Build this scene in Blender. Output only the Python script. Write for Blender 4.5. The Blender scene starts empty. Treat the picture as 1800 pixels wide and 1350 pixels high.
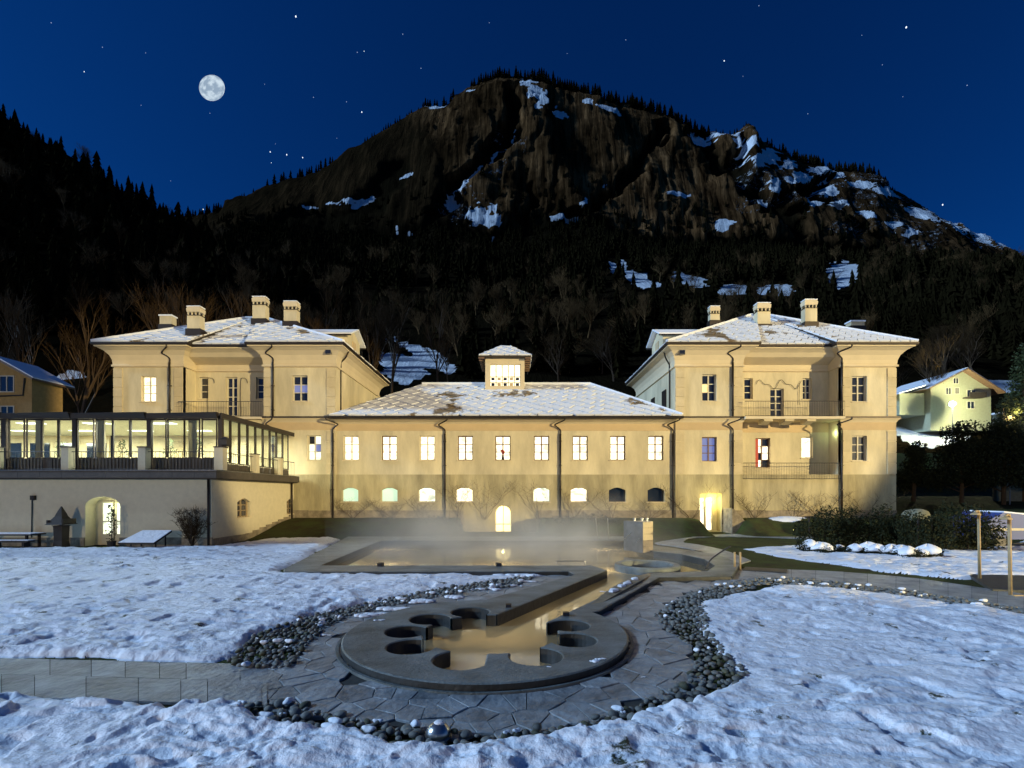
import bpy, math, random
import numpy as np
from mathutils import Vector, Matrix
from mathutils.geometry import delaunay_2d_cdt
random.seed(7); rng = np.random.default_rng(7)
sc = bpy.context.scene
COL = sc.collection
# ---------------------------------------------------------------- camera
F, CX, HY, CZ = 850.0, 905.0, 868.0, 3.0        # focal length in photo pixels, vanishing point, eye height (m)
cam = bpy.data.cameras.new("camera"); cam.sensor_width = 36; cam.lens = 17.0
cam.shift_x = -5/1800; cam.shift_y = (868-675)/1800
cam.clip_start = .1; cam.clip_end = 9000
camo = bpy.data.objects.new("camera", cam); COL.objects.link(camo)
camo.location = (0, 0, CZ); camo.rotation_euler = (math.pi/2, 0, 0); sc.camera = camo
# ---------------------------------------------------------------- world, moonlight, exposure
SUN_EL, SUN_AZ = math.radians(28), math.radians(-97)    # azimuth measured from +Y towards +X
w = bpy.data.worlds.new("World"); sc.world = w; w.use_nodes = True
nt = w.node_tree; nt.nodes.clear()
out = nt.nodes.new("ShaderNodeOutputWorld"); bg = nt.nodes.new("ShaderNodeBackground")
sky = nt.nodes.new("ShaderNodeTexSky"); sky.sky_type = 'NISHITA'; sky.sun_disc = False
sky.sun_elevation = SUN_EL; sky.sun_rotation = SUN_AZ; sky.air_density = 1.0; sky.dust_density = 0.3; sky.ozone_density = 3
mul = nt.nodes.new("ShaderNodeMix"); mul.data_type = 'RGBA'; mul.blend_type = 'MULTIPLY'; mul.inputs[0].default_value = 1
nt.links.new(sky.outputs[0], mul.inputs[6]); mul.inputs[7].default_value = (0.02, 0.35, 1.0, 1)
nt.links.new(mul.outputs[2], bg.inputs[0]); bg.inputs[1].default_value = 0.040
nt.links.new(bg.outputs[0], out.inputs[0])
sl = bpy.data.lights.new("moonlight", 'SUN'); sl.energy = 3.3; sl.angle = math.radians(5); sl.color = (0.46, 0.69, 1.0)
so = bpy.data.objects.new("moonlight", sl); COL.objects.link(so)
d = Vector((math.sin(SUN_AZ)*math.cos(SUN_EL), math.cos(SUN_AZ)*math.cos(SUN_EL), math.sin(SUN_EL)))
so.rotation_euler = d.to_track_quat('Z', 'Y').to_euler()
sc.view_settings.view_transform = 'Standard'; sc.view_settings.look = 'None'
sc.view_settings.exposure = 0; sc.view_settings.gamma = 1; sc.view_settings.use_curve_mapping = False
cy = sc.cycles; cy.use_denoising = True; cy.max_bounces = 7; cy.diffuse_bounces = 3; cy.glossy_bounces = 3
cy.transmission_bounces = 4; cy.transparent_max_bounces = 10; cy.volume_bounces = 0
cy.sample_clamp_indirect = 3; cy.caustics_reflective = False; cy.caustics_refractive = False
cy.volume_step_rate = 2; cy.volume_max_steps = 64

def lamp(name, typ, loc, power, color, aim=None, size=.3, spot=None, blend=.3):
    l = bpy.data.lights.new(name, typ); l.energy = power; l.color = color
    o = bpy.data.objects.new(name, l); COL.objects.link(o); o.location = loc
    if typ == 'AREA': l.size = size
    else: l.shadow_soft_size = size
    if typ == 'SPOT': l.spot_size = math.radians(spot); l.spot_blend = blend
    if aim is not None:
        o.rotation_euler = (Vector(loc)-Vector(aim)).to_track_quat('Z', 'Y').to_euler()
    return o
WARM = (1.0, .81, .42)
# the building's floodlight mast stands far out to the right of the frame
lamp("floodlight", 'SPOT', (150, -100, 22), 2.05e6, WARM, (3.2, 38.1, 13.5), .8, 12.7, .10)
# floodlights under the eaves of both wings, turned to the bath
lamp("eave_floodlight", 'SPOT', (-14.3, 36.9, 13.4), 2600, (1, .80, .46), (-3, 25, 0), .1, 46, .8)
lamp("eave_floodlight", 'SPOT', (13.0, 36.9, 13.4), 2600, (1, .80, .46), (3, 25, 0), .1, 46, .8)

# unseen warm fill added behind the viewer to lift the terrace base wall
lamp("warm_fill", 'POINT', (-45, -85, 13), 9.5e4, (1, .82, .56), size=1.5)

# ---------------------------------------------------------------- helpers
def FX(px, Y=38.0): return (px-CX)*Y/F
def FZ(py, Y=38.0): return CZ+(HY-py)*Y/F
def G(px, py, z=0.0):
    Y = F*(CZ-z)/(py-HY); return ((px-CX)*Y/F, Y)
def GP(pts, z=0.0): return [G(x, y, z) for x, y in pts]

def hash2(ix, iy, s=0):
    h = (ix.astype(np.int64)*374761393 + iy.astype(np.int64)*668265263 + s*974634777) & 0xffffffff
    h = ((h ^ (h >> 13))*1274126177) & 0xffffffff
    return ((h ^ (h >> 16)) & 0xffff)/65535.0
def vnoise(x, y, s=0):
    x = np.asarray(x, float); y = np.asarray(y, float)
    ix, iy = np.floor(x), np.floor(y); fx, fy = x-ix, y-iy
    fx = fx*fx*(3-2*fx); fy = fy*fy*(3-2*fy)
    a = hash2(ix, iy, s); b = hash2(ix+1, iy, s); c = hash2(ix, iy+1, s); e = hash2(ix+1, iy+1, s)
    return (a*(1-fx)+b*fx)*(1-fy)+(c*(1-fx)+e*fx)*fy
def fbm(x, y, o=4, s=0, g=.5):
    r = 0; a = 1; t = 0; x = np.asarray(x, float); y = np.asarray(y, float)
    for i in range(o):
        r = r+a*vnoise(x, y, s+i*17); t += a; a *= g
        x, y = (x*.8-y*.6)*2.03+3.1, (x*.6+y*.8)*2.03+1.7
    return r/t
def ridged(x, y, o=4, s=0):
    r = 0; a = 1; t = 0; x = np.asarray(x, float); y = np.asarray(y, float)
    for i in range(o):
        r = r+a*(1-np.abs(2*vnoise(x, y, s+i*13)-1)); t += a; a *= .5
        x, y = (x*.8-y*.6)*2.1, (x*.6+y*.8)*2.1
    return r/t
def sstep(a, b, x):
    t = np.clip((np.asarray(x, float)-a)/(b-a), 0, 1); return t*t*(3-2*t)
def in_poly(px, py, poly):
    px = np.asarray(px, float); py = np.asarray(py, float); c = np.zeros(px.shape, bool)
    n = len(poly); j = n-1
    for i in range(n):
        xi, yi = poly[i]; xj, yj = poly[j]
        if yi != yj:
            c ^= ((yi > py) != (yj > py)) & (px < (xj-xi)*(py-yi)/(yj-yi)+xi)
        j = i
    return c
def dist_poly(px, py, poly, closed=True):
    px = np.asarray(px, float); py = np.asarray(py, float); d = np.full(px.shape, 1e9)
    n = len(poly)
    for i in range(n if closed else n-1):
        ax, ay = poly[i]; bx, by = poly[(i+1) % n]; vx, vy = bx-ax, by-ay; L = vx*vx+vy*vy+1e-12
        t = np.clip(((px-ax)*vx+(py-ay)*vy)/L, 0, 1)
        d = np.minimum(d, np.hypot(px-ax-t*vx, py-ay-t*vy))
    return d
def smooth_line(pts, n=6):
    pts = [Vector(p) for p in pts]; r = []
    for i in range(len(pts)-1):
        p0 = pts[max(i-1, 0)]; p1 = pts[i]; p2 = pts[i+1]; p3 = pts[min(i+2, len(pts)-1)]
        for k in range(n):
            t = k/n
            r.append(.5*((2*p1)+(p2-p0)*t+(2*p0-5*p1+4*p2-p3)*t*t+(3*p1-p0-3*p2+p3)*t**3))
    r.append(pts[-1]); return r

# ---------------------------------------------------------------- materials
def mat(name, color, rough=.8, metal=0, emit=None, estr=0, bump=0, bscale=8, var=0, vscale=3, var2=None, spec=.4, coords='Object', stretch=None, objvar=0):
    m = bpy.data.materials.new(name); m.use_nodes = True; t = m.node_tree; N = t.nodes; L = t.links
    b = N['Principled BSDF']; b.inputs['Base Color'].default_value = (*color, 1); b.inputs['Roughness'].default_value = rough
    b.inputs['Metallic'].default_value = metal; b.inputs['Specular IOR Level'].default_value = spec
    if emit: b.inputs['Emission Color'].default_value = (*emit, 1); b.inputs['Emission Strength'].default_value = estr
    geo = N.new('ShaderNodeNewGeometry' if coords == 'World' else 'ShaderNodeTexCoord')
    vec = geo.outputs['Position'] if coords == 'World' else geo.outputs['Object']
    if stretch:
        mp = N.new('ShaderNodeMapping'); mp.inputs['Scale'].default_value = stretch; L.new(vec, mp.inputs[0]); vec = mp.outputs[0]
    col = None
    if var:
        n = N.new('ShaderNodeTexNoise'); n.inputs['Scale'].default_value = vscale; n.inputs['Detail'].default_value = 6; n.inputs['Roughness'].default_value = .65
        L.new(vec, n.inputs['Vector'])
        r = N.new('ShaderNodeValToRGB'); r.color_ramp.elements[0].position = .32; r.color_ramp.elements[1].position = .68
        c2 = var2 if var2 else tuple(max(0, c*(1-var)) for c in color); c1 = color if var2 else tuple(min(1, c*(1+var*.5)) for c in color)
        r.color_ramp.elements[0].color = (*c2, 1); r.color_ramp.elements[1].color = (*c1, 1)
        L.new(n.outputs['Fac'], r.inputs[0]); col = r.outputs[0]
    if objvar:
        oi = N.new('ShaderNodeObjectInfo'); mr = N.new('ShaderNodeMapRange'); mr.inputs[3].default_value = 1-objvar; mr.inputs[4].default_value = 1+objvar*.6
        L.new(oi.outputs['Random'], mr.inputs[0])
        vm = N.new('ShaderNodeVectorMath'); vm.operation = 'SCALE'
        if col: L.new(col, vm.inputs[0])
        else: vm.inputs[0].default_value = color
        L.new(mr.outputs[0], vm.inputs['Scale']); col = vm.outputs[0]
    if col: L.new(col, b.inputs['Base Color'])
    if bump:
        n2 = N.new('ShaderNodeTexNoise'); n2.inputs['Scale'].default_value = bscale; n2.inputs['Detail'].default_value = 5
        L.new(vec, n2.inputs['Vector']); bp = N.new('ShaderNodeBump'); bp.inputs['Strength'].default_value = bump; bp.inputs['Distance'].default_value = .05
        L.new(n2.outputs['Fac'], bp.inputs['Height']); L.new(bp.outputs[0], b.inputs['Normal'])
    return m
M = {}
M['plaster'] = mat('cream_plaster', (.66, .57, .37), .9, bump=.25, bscale=14, var=.30, vscale=.5, stretch=(1, 1, .3))
M['plaster_low'] = mat('weathered_plaster', (.54, .46, .27), .92, bump=.4, bscale=9, var=.30, vscale=.6, var2=(.28, .24, .14), stretch=(1.6, 1.6, .35))
M['frieze'] = mat('ochre_band_plaster', (.56, .42, .24), .9, bump=.2, bscale=12, var=.1, vscale=.5)
M['cornice'] = mat('cornice_plaster', (.66, .55, .36), .9, bump=.15, bscale=12, var=.08, vscale=.6)
M['quoin'] = mat('quoin_stucco', (.60, .50, .31), .9, bump=.3, bscale=16, var=.12, vscale=1.5, objvar=.07)
M['beam'] = mat('tan_beam_stone', (.30, .23, .14), .8, bump=.4, bscale=8, var=.4)
M['plinth'] = mat('stone_plinth', (.27, .22, .15), .9, bump=.6, bscale=6, var=.5, vscale=2.2)
M['gutter'] = mat('dark_gutter_metal', (.045, .035, .028), .5, .6, bump=.1)
M['underlay'] = mat('roof_underlay', (.05, .04, .03), .9, var=.4)
M['white_frame'] = mat('cream_window_frame', (.62, .56, .42), .6)
M['brown_frame'] = mat('brown_window_frame', (.17, .10, .06), .6, var=.2)
M['glow'] = mat('lit_window_glass', (.3, .28, .22), .15, emit=(1, .88, .60), estr=2.3)
def room_glow(m, lo=.45, scale=(1.1, 1.1, 1.6)):
    t = m.node_tree; N = t.nodes; L = t.links; b = N['Principled BSDF']; g = N.new('ShaderNodeNewGeometry'); mp = N.new('ShaderNodeMapping'); mp.inputs['Scale'].default_value = scale; n = N.new('ShaderNodeTexNoise'); n.inputs['Scale'].default_value = 1.6; n.inputs['Detail'].default_value = 3
    mr = N.new('ShaderNodeMapRange'); mr.inputs[1].default_value = .34; mr.inputs[2].default_value = .5; mr.inputs[3].default_value = lo*b.inputs['Emission Strength'].default_value; mr.inputs[4].default_value = b.inputs['Emission Strength'].default_value
    L.new(g.outputs['Position'], mp.inputs[0]); L.new(mp.outputs[0], n.inputs['Vector']); L.new(n.outputs['Fac'], mr.inputs[0]); L.new(mr.outputs[0], b.inputs['Emission Strength'])
room_glow(M['glow'])
M['glow_white'] = mat('lit_window_glass_cool', (.3, .3, .26), .15, emit=(.93, 1, .74), estr=1.6)
M['glow_yellow'] = mat('lit_window_glass_amber', (.3, .28, .2), .15, emit=(1, .72, .25), estr=1.5)
M['glow_mint'] = mat('lit_window_glass_mint', (.3, .3, .26), .15, emit=(.62, .95, .66), estr=.85)
room_glow(M['glow_white']); room_glow(M['glow_yellow'], .6)
M['glow_blue'] = mat('window_glass_blue_glow', (.1, .12, .2), .12, emit=(.30, .36, .85), estr=.45)
M['glass_dark'] = mat('dark_window_glass', (.02, .025, .04), .08, spec=.9)
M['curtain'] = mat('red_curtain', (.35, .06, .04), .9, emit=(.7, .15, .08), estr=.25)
M['metal_dark'] = mat('dark_bronze_metal', (.06, .05, .042), .45, .7)
M['panel_dark'] = mat('dark_timber_panel', (.085, .07, .055), .6, var=.3, vscale=2)
M['post'] = mat('whitewashed_post', (.64, .56, .38), .85, bump=.2, var=.08)
M['rail'] = mat('wrought_iron', (.05, .045, .04), .5, .5)
M['steel'] = mat('brushed_steel', (.45, .45, .44), .3, .9, bump=.1, bscale=40)
M['steel_dark'] = mat('weathered_steel', (.20, .20, .20), .4, .8, bump=.2, bscale=20, var=.3)
M['stone_rim'] = mat('wet_grey_stone', (.19, .22, .22), .48, bump=.45, bscale=16, var=.5, vscale=.9, var2=(.06, .07, .068), spec=.35, coords='World', stretch=(1, 1.6, 1))
M['stone_side'] = mat('dark_wet_stone', (.04, .042, .04), .5, bump=.3, bscale=10, var=.4)
M['flag'] = mat('flagstone', (.27, .29, .30), .42, bump=.6, bscale=9, var=.5, vscale=1.8, objvar=.22, spec=.32, coords='World')
M['mortar'] = mat('dark_joint_earth', (.04, .04, .036), .9, bump=.4)
M['pebble'] = mat('river_pebble', (.15, .15, .135), .6, bump=.25, bscale=14, var=.3, vscale=5, objvar=.45)
M['pebble_moss'] = mat('mossy_pebble', (.10, .10, .06), .75, bump=.3, bscale=14, var=.4, vscale=6, objvar=.4)
M['basin'] = mat('pale_basin_render', (.42, .36, .24), .8, var=.15)
M['wood_pale'] = mat('pale_bamboo', (.42, .30, .15), .6, var=.25, vscale=6)
M['wood_dark'] = mat('dark_weathered_wood', (.035, .025, .018), .8, var=.3)
M['bush'] = mat('dark_evergreen_leaf', (.022, .026, .010), .8, var=.4, spec=.15)
M['leaf'] = mat('shrub_leaf', (.05, .07, .02), .7, objvar=.3)
M['conifer'] = mat('conifer_needles', (.011, .0085, .0035), .95, var=.4, vscale=.6, objvar=.35, spec=0)
M['bark'] = mat('bare_bark', (.08, .048, .022), .85, var=.3, objvar=.3)
M['twig'] = mat('bare_twigs', (.058, .034, .014), .95, objvar=.5, spec=.1)
M['far_twig'] = mat('brightened_bare_twigs', (.13, .075, .03), .95, objvar=.5, spec=.1)  # twig colour raised for trees outside the flood beam, light put into it
M['arch_glow'] = mat('bright_arched_door_glass', (.3, .28, .2), .15, emit=(1, .80, .34), estr=3.2)
M['star'] = mat('starlight', (0, 0, 0), 1, emit=(.8, .9, 1), estr=1.6)
M['star_dim'] = mat('faint_starlight', (0, 0, 0), 1, emit=(.5, .65, 1), estr=.7)
M['chalet'] = mat('chalet_ochre_plaster', (.42, .27, .10), .9, var=.2)
M['house_green'] = mat('pale_house_plaster', (.42, .42, .28), .9, var=.1)
M['blue_tarp'] = mat('blue_tarpaulin', (.02, .05, .22), .5)
M['boulder'] = mat('pale_boulder', (.17, .17, .12), .85, bump=.6, bscale=4, var=.3)
M['ceiling'] = mat('pale_ceiling', (.62, .64, .52), .9)
M['floor_in'] = mat('terrace_floor', (.22, .18, .12), .7, var=.2)
M['lampglow'] = mat('lamp_glow', (.1, .1, .1), .5, emit=(.75, 1, .72), estr=30)
M['strip'] = mat('ceiling_light_panel', (.1, .1, .1), .5, emit=(.95, 1, .76), estr=3.2)
M['copper'] = mat('dull_copper', (.34, .17, .08), .45, .6, var=.3)
M['petal'] = mat('red_petals', (.4, .05, .03), .7)

# snow
def snow_mat(name, base=(.82, .84, .88), grass=False, bumpd=.035, bs=9, lo=(.05, .055, .03), thr=.30, vsc=.9):
    m = bpy.data.materials.new(name); m.use_nodes = True; t = m.node_tree; N = t.nodes; L = t.links
    b = N['Principled BSDF']; b.inputs['Roughness'].default_value = .55; b.inputs['Specular IOR Level'].default_value = .25
    g = N.new('ShaderNodeNewGeometry')
    mp = N.new('ShaderNodeMapping'); mp.inputs['Scale'].default_value = (1, 1.0, 1); L.new(g.outputs['Position'], mp.inputs[0])
    n = N.new('ShaderNodeTexNoise'); n.inputs['Scale'].default_value = vsc; n.inputs['Detail'].default_value = 9; n.inputs['Roughness'].default_value = .72
    L.new(mp.outputs[0], n.inputs['Vector'])
    r = N.new('ShaderNodeValToRGB'); r.color_ramp.elements[0].position = thr; r.color_ramp.elements[0].color = (*lo, 1)
    r.color_ramp.elements[1].position = thr+.05; r.color_ramp.elements[1].color = (*base, 1)
    L.new(n.outputs['Fac'], r.inputs[0]); L.new(r.outputs[0], b.inputs['Base Color'])
    n1 = N.new('ShaderNodeTexNoise'); n1.inputs['Scale'].default_value = bs; n1.inputs['Detail'].default_value = 6; n1.inputs['Roughness'].default_value = .6
    L.new(mp.outputs[0], n1.inputs['Vector'])
    bp = N.new('ShaderNodeBump'); bp.inputs['Strength'].default_value = 1; bp.inputs['Distance'].default_value = bumpd
    L.new(n1.outputs['Fac'], bp.inputs['Height']); L.new(bp.outputs[0], b.inputs['Normal'])
    return m
M['snow'] = snow_mat('trampled_snow', thr=.35, bs=5, bumpd=.06, vsc=1.5)
M['snow_clean'] = snow_mat('settled_snow', thr=.12, bs=5, bumpd=.03)
# roof slates, snow dusted: stone shows where the noise is low
def slate_mat(name, thr, tint):
    m = bpy.data.materials.new(name); m.use_nodes = True; t = m.node_tree; N = t.nodes; L = t.links
    b = N['Principled BSDF']; b.inputs['Roughness'].default_value = .7; b.inputs['Specular IOR Level'].default_value = .2
    g = N.new('ShaderNodeNewGeometry'); oi = N.new('ShaderNodeObjectInfo')
    n = N.new('ShaderNodeTexNoise'); n.inputs['Scale'].default_value = .33; n.inputs['Detail'].default_value = 8; n.inputs['Roughness'].default_value = .6
    L.new(g.outputs['Position'], n.inputs['Vector'])
    ad = N.new('ShaderNodeMath'); ad.operation = 'MULTIPLY_ADD'; ad.inputs[1].default_value = .05
    L.new(oi.outputs['Random'], ad.inputs[0]); L.new(n.outputs['Fac'], ad.inputs[2])
    r = N.new('ShaderNodeValToRGB'); r.color_ramp.elements[0].position = thr; r.color_ramp.elements[1].position = thr+.035
    r.color_ramp.elements[0].color = (*tint, 1); r.color_ramp.elements[1].color = (.78, .78, .78, 1)
    L.new(ad.outputs[0], r.inputs[0]); L.new(r.outputs[0], b.inputs['Base Color'])
    n1 = N.new('ShaderNodeTexNoise'); n1.inputs['Scale'].default_value = 6; n1.inputs['Detail'].default_value = 4; L.new(g.outputs['Position'], n1.inputs['Vector'])
    bp = N.new('ShaderNodeBump'); bp.inputs['Distance'].default_value = .03; L.new(n1.outputs['Fac'], bp.inputs['Height']); L.new(bp.outputs[0], b.inputs['Normal'])
    return m
M['slate'] = slate_mat('snow_dusted_slate', .405, (.22, .16, .09))
M['slate_edge'] = M['slate']

def schlick(N, L, f0, normal=None):
    g = N.new('ShaderNodeNewGeometry'); d = N.new('ShaderNodeVectorMath'); d.operation = 'DOT_PRODUCT'; L.new(g.outputs['Incoming'], d.inputs[0]); L.new(normal or g.outputs['Normal'], d.inputs[1])
    prev = d.outputs['Value']
    for op, val, side in (('ABSOLUTE', None, 0), ('SUBTRACT', 1.0, 1), ('POWER', 5.0, 0), ('MULTIPLY_ADD', 1-f0, 0)):
        m = N.new('ShaderNodeMath'); m.operation = op; L.new(prev, m.inputs[side])
        if val is not None: m.inputs[1-side].default_value = val
        if op == 'MULTIPLY_ADD': m.inputs[2].default_value = f0
        prev = m.outputs[0]
    return prev
def glass_mat():
    m = bpy.data.materials.new('clear_glass'); m.use_nodes = True; t = m.node_tree; N = t.nodes; L = t.links; N.clear()
    o = N.new('ShaderNodeOutputMaterial'); mx = N.new('ShaderNodeMixShader'); tr = N.new('ShaderNodeBsdfTransparent'); tr.inputs[0].default_value = (.9, .93, .9, 1)
    gl = N.new('ShaderNodeBsdfGlossy'); gl.inputs['Roughness'].default_value = .03; L.new(schlick(N, L, .04), mx.inputs[0]); L.new(tr.outputs[0], mx.inputs[1]); L.new(gl.outputs[0], mx.inputs[2]); L.new(mx.outputs[0], o.inputs[0]); return m
M['glass'] = glass_mat()
def water_mat():
    m = bpy.data.materials.new('pool_water'); m.use_nodes = True; t = m.node_tree; N = t.nodes; L = t.links; N.clear()
    o = N.new('ShaderNodeOutputMaterial'); mx = N.new('ShaderNodeMixShader'); tr = N.new('ShaderNodeBsdfTransparent'); tr.inputs[0].default_value = (.80, .74, .58, 1)
    df = N.new('ShaderNodeBsdfDiffuse'); df.inputs[0].default_value = (.55, .46, .27, 1); m2 = N.new('ShaderNodeMixShader'); m2.inputs[0].default_value = .65
    gl = N.new('ShaderNodeBsdfGlossy'); gl.inputs['Roughness'].default_value = .055
    tc = N.new('ShaderNodeNewGeometry'); n = N.new('ShaderNodeTexNoise'); n.inputs['Scale'].default_value = 3.5; n.inputs['Detail'].default_value = 2
    bp = N.new('ShaderNodeBump'); bp.inputs['Distance'].default_value = .006; bp.inputs['Strength'].default_value = .2
    L.new(tc.outputs['Position'], n.inputs['Vector']); L.new(n.outputs['Fac'], bp.inputs['Height'])
    L.new(bp.outputs[0], gl.inputs['Normal'])
    tl = N.new('ShaderNodeBsdfTranslucent'); tl.inputs[0].default_value = (.80, .66, .40, 1); m3 = N.new('ShaderNodeMixShader'); m3.inputs[0].default_value = .5; L.new(df.outputs[0], m3.inputs[1]); L.new(tl.outputs[0], m3.inputs[2])
    L.new(tr.outputs[0], m2.inputs[1]); L.new(m3.outputs[0], m2.inputs[2])
    L.new(schlick(N, L, .11), mx.inputs[0]); L.new(m2.outputs[0], mx.inputs[1]); L.new(gl.outputs[0], mx.inputs[2]); L.new(mx.outputs[0], o.inputs[0]); return m
M['water'] = water_mat()

# ---------------------------------------------------------------- object helpers
ORG = {}
def tag(o, label=None, cat=None, group=None, kind=None):
    if label: o['label'] = label
    if cat: o['category'] = cat
    if group: o['group'] = group
    if kind: o['kind'] = kind
    return o
def thing(name, label, cat, loc=(0, 0, 0), rz=0, group=None):
    loc = tuple(loc) if len(loc) == 3 else (*loc, 0)
    o = bpy.data.objects.new(name, None); COL.objects.link(o); o.location = loc; o.rotation_euler = (0, 0, rz); o.empty_display_size = .3
    ORG[o.name] = Vector(loc) if rz == 0 else Vector((0, 0, 0))
    return tag(o, label, cat, group)
class MB:
    def __init__(s): s.v = []; s.f = []
    def add(s, vs, fs):
        n = len(s.v); s.v += [tuple(v) for v in vs]; s.f += [tuple(i+n for i in f) for f in fs]; return s
    def box(s, x0, x1, y0, y1, z0, z1):
        return s.add([(x0, y0, z0), (x1, y0, z0), (x1, y1, z0), (x0, y1, z0), (x0, y0, z1), (x1, y0, z1), (x1, y1, z1), (x0, y1, z1)],
                     [(0, 3, 2, 1), (4, 5, 6, 7), (0, 1, 5, 4), (1, 2, 6, 5), (2, 3, 7, 6), (3, 0, 4, 7)])
    def cbox(s, c, sx, sy, sz): return s.box(c[0]-sx/2, c[0]+sx/2, c[1]-sy/2, c[1]+sy/2, c[2], c[2]+sz)
    def loft(s, rings, cap0=True, cap1=True, closed=True):
        n = len(rings[0]); b = len(s.v)
        for r in rings: s.v += [tuple(p) for p in r]
        for i in range(len(rings)-1):
            for j in range(n if closed else n-1):
                a = b+i*n+j; c = b+i*n+(j+1) % n; s.f.append((a, c, c+n, a+n))
        if cap0: s.f.append(tuple(b+j for j in reversed(range(n))))
        if cap1: s.f.append(tuple(b+(len(rings)-1)*n+j for j in range(n)))
        return s
    def tube(s, path, r, n=8, cap=True):
        path = [Vector(p) for p in path]; rings = []
        rr = r if isinstance(r, (list, tuple)) else [r]*len(path)
        up = None
        for i, p in enumerate(path):
            t = (path[min(i+1, len(path)-1)]-path[max(i-1, 0)]).normalized()
            if up is None: up = Vector((0, 0, 1)) if abs(t.z) < .9 else Vector((0, 1, 0))
            a = t.cross(up).normalized(); bb = a.cross(t).normalized(); up = bb
            rings.append([p+(a*math.cos(2*math.pi*k/n)+bb*math.sin(2*math.pi*k/n))*rr[i] for k in range(n)])
        return s.loft(rings, cap, cap)
    def prism(s, poly, z0, z1):
        return s.loft([[(x, y, z0) for x, y in poly], [(x, y, z1) for x, y in poly]])
    def lathe(s, prof, c=(0, 0), n=16):
        return s.loft([[(c[0]+r*math.cos(2*math.pi*k/n), c[1]+r*math.sin(2*math.pi*k/n), z) for k in range(n)] for r, z in prof])
    def build(s, name, m, parent=None, smooth=False):
        me = bpy.data.meshes.new(name)
        off = Vector((0, 0, 0))
        if parent is not None: off = ORG.get(parent.name, Vector((0, 0, 0)))
        V = np.array(s.v, float)-np.array(off); me.from_pydata(V.tolist(), [], s.f); me.update()
        me.materials.append(m)
        if smooth: me.polygons.foreach_set('use_smooth', [True]*len(me.polygons))
        o = bpy.data.objects.new(name, me); COL.objects.link(o)
        if parent is not None: o.parent = parent; ORG[o.name] = off
        return o
def np_mesh(name, V, quads, m, parent=None, smooth=True, attrs=None, kind=None):
    me = bpy.data.meshes.new(name); V = np.asarray(V, np.float32); Q = np.asarray(quads, np.int32); k = Q.shape[1]
    me.vertices.add(len(V)); me.vertices.foreach_set('co', V.ravel())
    me.loops.add(Q.size); me.loops.foreach_set('vertex_index', Q.ravel())
    me.polygons.add(len(Q)); me.polygons.foreach_set('loop_start', np.arange(0, Q.size, k, dtype=np.int32))
    me.polygons.foreach_set('use_smooth', np.full(len(Q), smooth))
    me.update(calc_edges=True); me.validate()
    if attrs:
        for an, av in attrs.items():
            at = me.attributes.new(an, 'FLOAT', 'POINT'); at.data.foreach_set('value', np.asarray(av, np.float32))
    me.materials.append(m)
    o = bpy.data.objects.new(name, me); COL.objects.link(o)
    if parent is not None: o.parent = parent
    if kind: o['kind'] = kind
    return o
def copy_tree(o, parent=None):
    c = o.copy(); COL.objects.link(c); c.parent = parent
    for ch in list(o.children): copy_tree(ch, c)
    return c
def cdt(polys, lines=()):
    vs = []; es = []
    for p in polys:
        n = len(vs); vs += [Vector((q[0], q[1])) for q in p]; es += [(n+i, n+(i+1) % len(p)) for i in range(len(p))]
    r = delaunay_2d_cdt(vs, es, [], 0, 1e-5)
    V = [(v.x, v.y) for v in r[0]]; T = [tuple(f) for f in r[2]]
    return V, T
def fill(V, T, test):
    c = np.array([[sum(V[i][0] for i in t)/3, sum(V[i][1] for i in t)/3] for t in T])
    k = test(c[:, 0], c[:, 1]); return [t for t, b in zip(T, k) if b]
def boundary(T):
    e = {}
    for t in T:
        for i in range(3):
            a, b = t[i], t[(i+1) % 3]
            if (b, a) in e: del e[(b, a)]
            else: e[(a, b)] = 1
    return list(e)
def circ(cx, cy, r, n=32): return [(cx+r*math.cos(2*math.pi*k/n), cy+r*math.sin(2*math.pi*k/n)) for k in range(n)]
def plate(mb, outer, holes, tf, depth):
    """a wall sheet: outer and holes in (u,v); tf(u,v,w) -> 3D point, w runs into the wall"""
    V, T = cdt([outer]+holes)
    def test(x, y):
        k = in_poly(x, y, outer)
        for h in holes: k &= ~in_poly(x, y, h)
        return k
    T = fill(V, T, test)
    mb.add([tf(u, v, 0) for u, v in V], T)
    for a, b in boundary(T):
        mb.add([tf(*V[a], 0), tf(*V[b], 0), tf(*V[b], depth), tf(*V[a], depth)], [(0, 1, 2, 3)])
    return mb
def offset_poly(p, d):
    n = len(p); r = []
    for i in range(n):
        a = Vector(p[i-1]); b = Vector(p[i]); c = Vector(p[(i+1) % n])
        d1 = (b-a).normalized(); d2 = (c-b).normalized(); n1 = Vector((d1.y, -d1.x)); n2 = Vector((d2.y, -d2.x))
        k = n1+n2; k = k/(k.dot(n1)) if abs(k.dot(n1)) > 1e-6 else n1
        r.append((b.x+k.x*d, b.y+k.y*d))
    return r
def clip_half(poly, a, b, c):
    """keep a*x+b*y<=c"""
    r = []
    for i in range(len(poly)):
        p = poly[i]; q = poly[(i+1) % len(poly)]; fp = a*p[0]+b*p[1]-c; fq = a*q[0]+b*q[1]-c
        if fp <= 0: r.append(p)
        if (fp < 0) != (fq < 0) and fp != fq:
            t = fp/(fp-fq); r.append((p[0]+(q[0]-p[0])*t, p[1]+(q[1]-p[1])*t))
    return r
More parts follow.
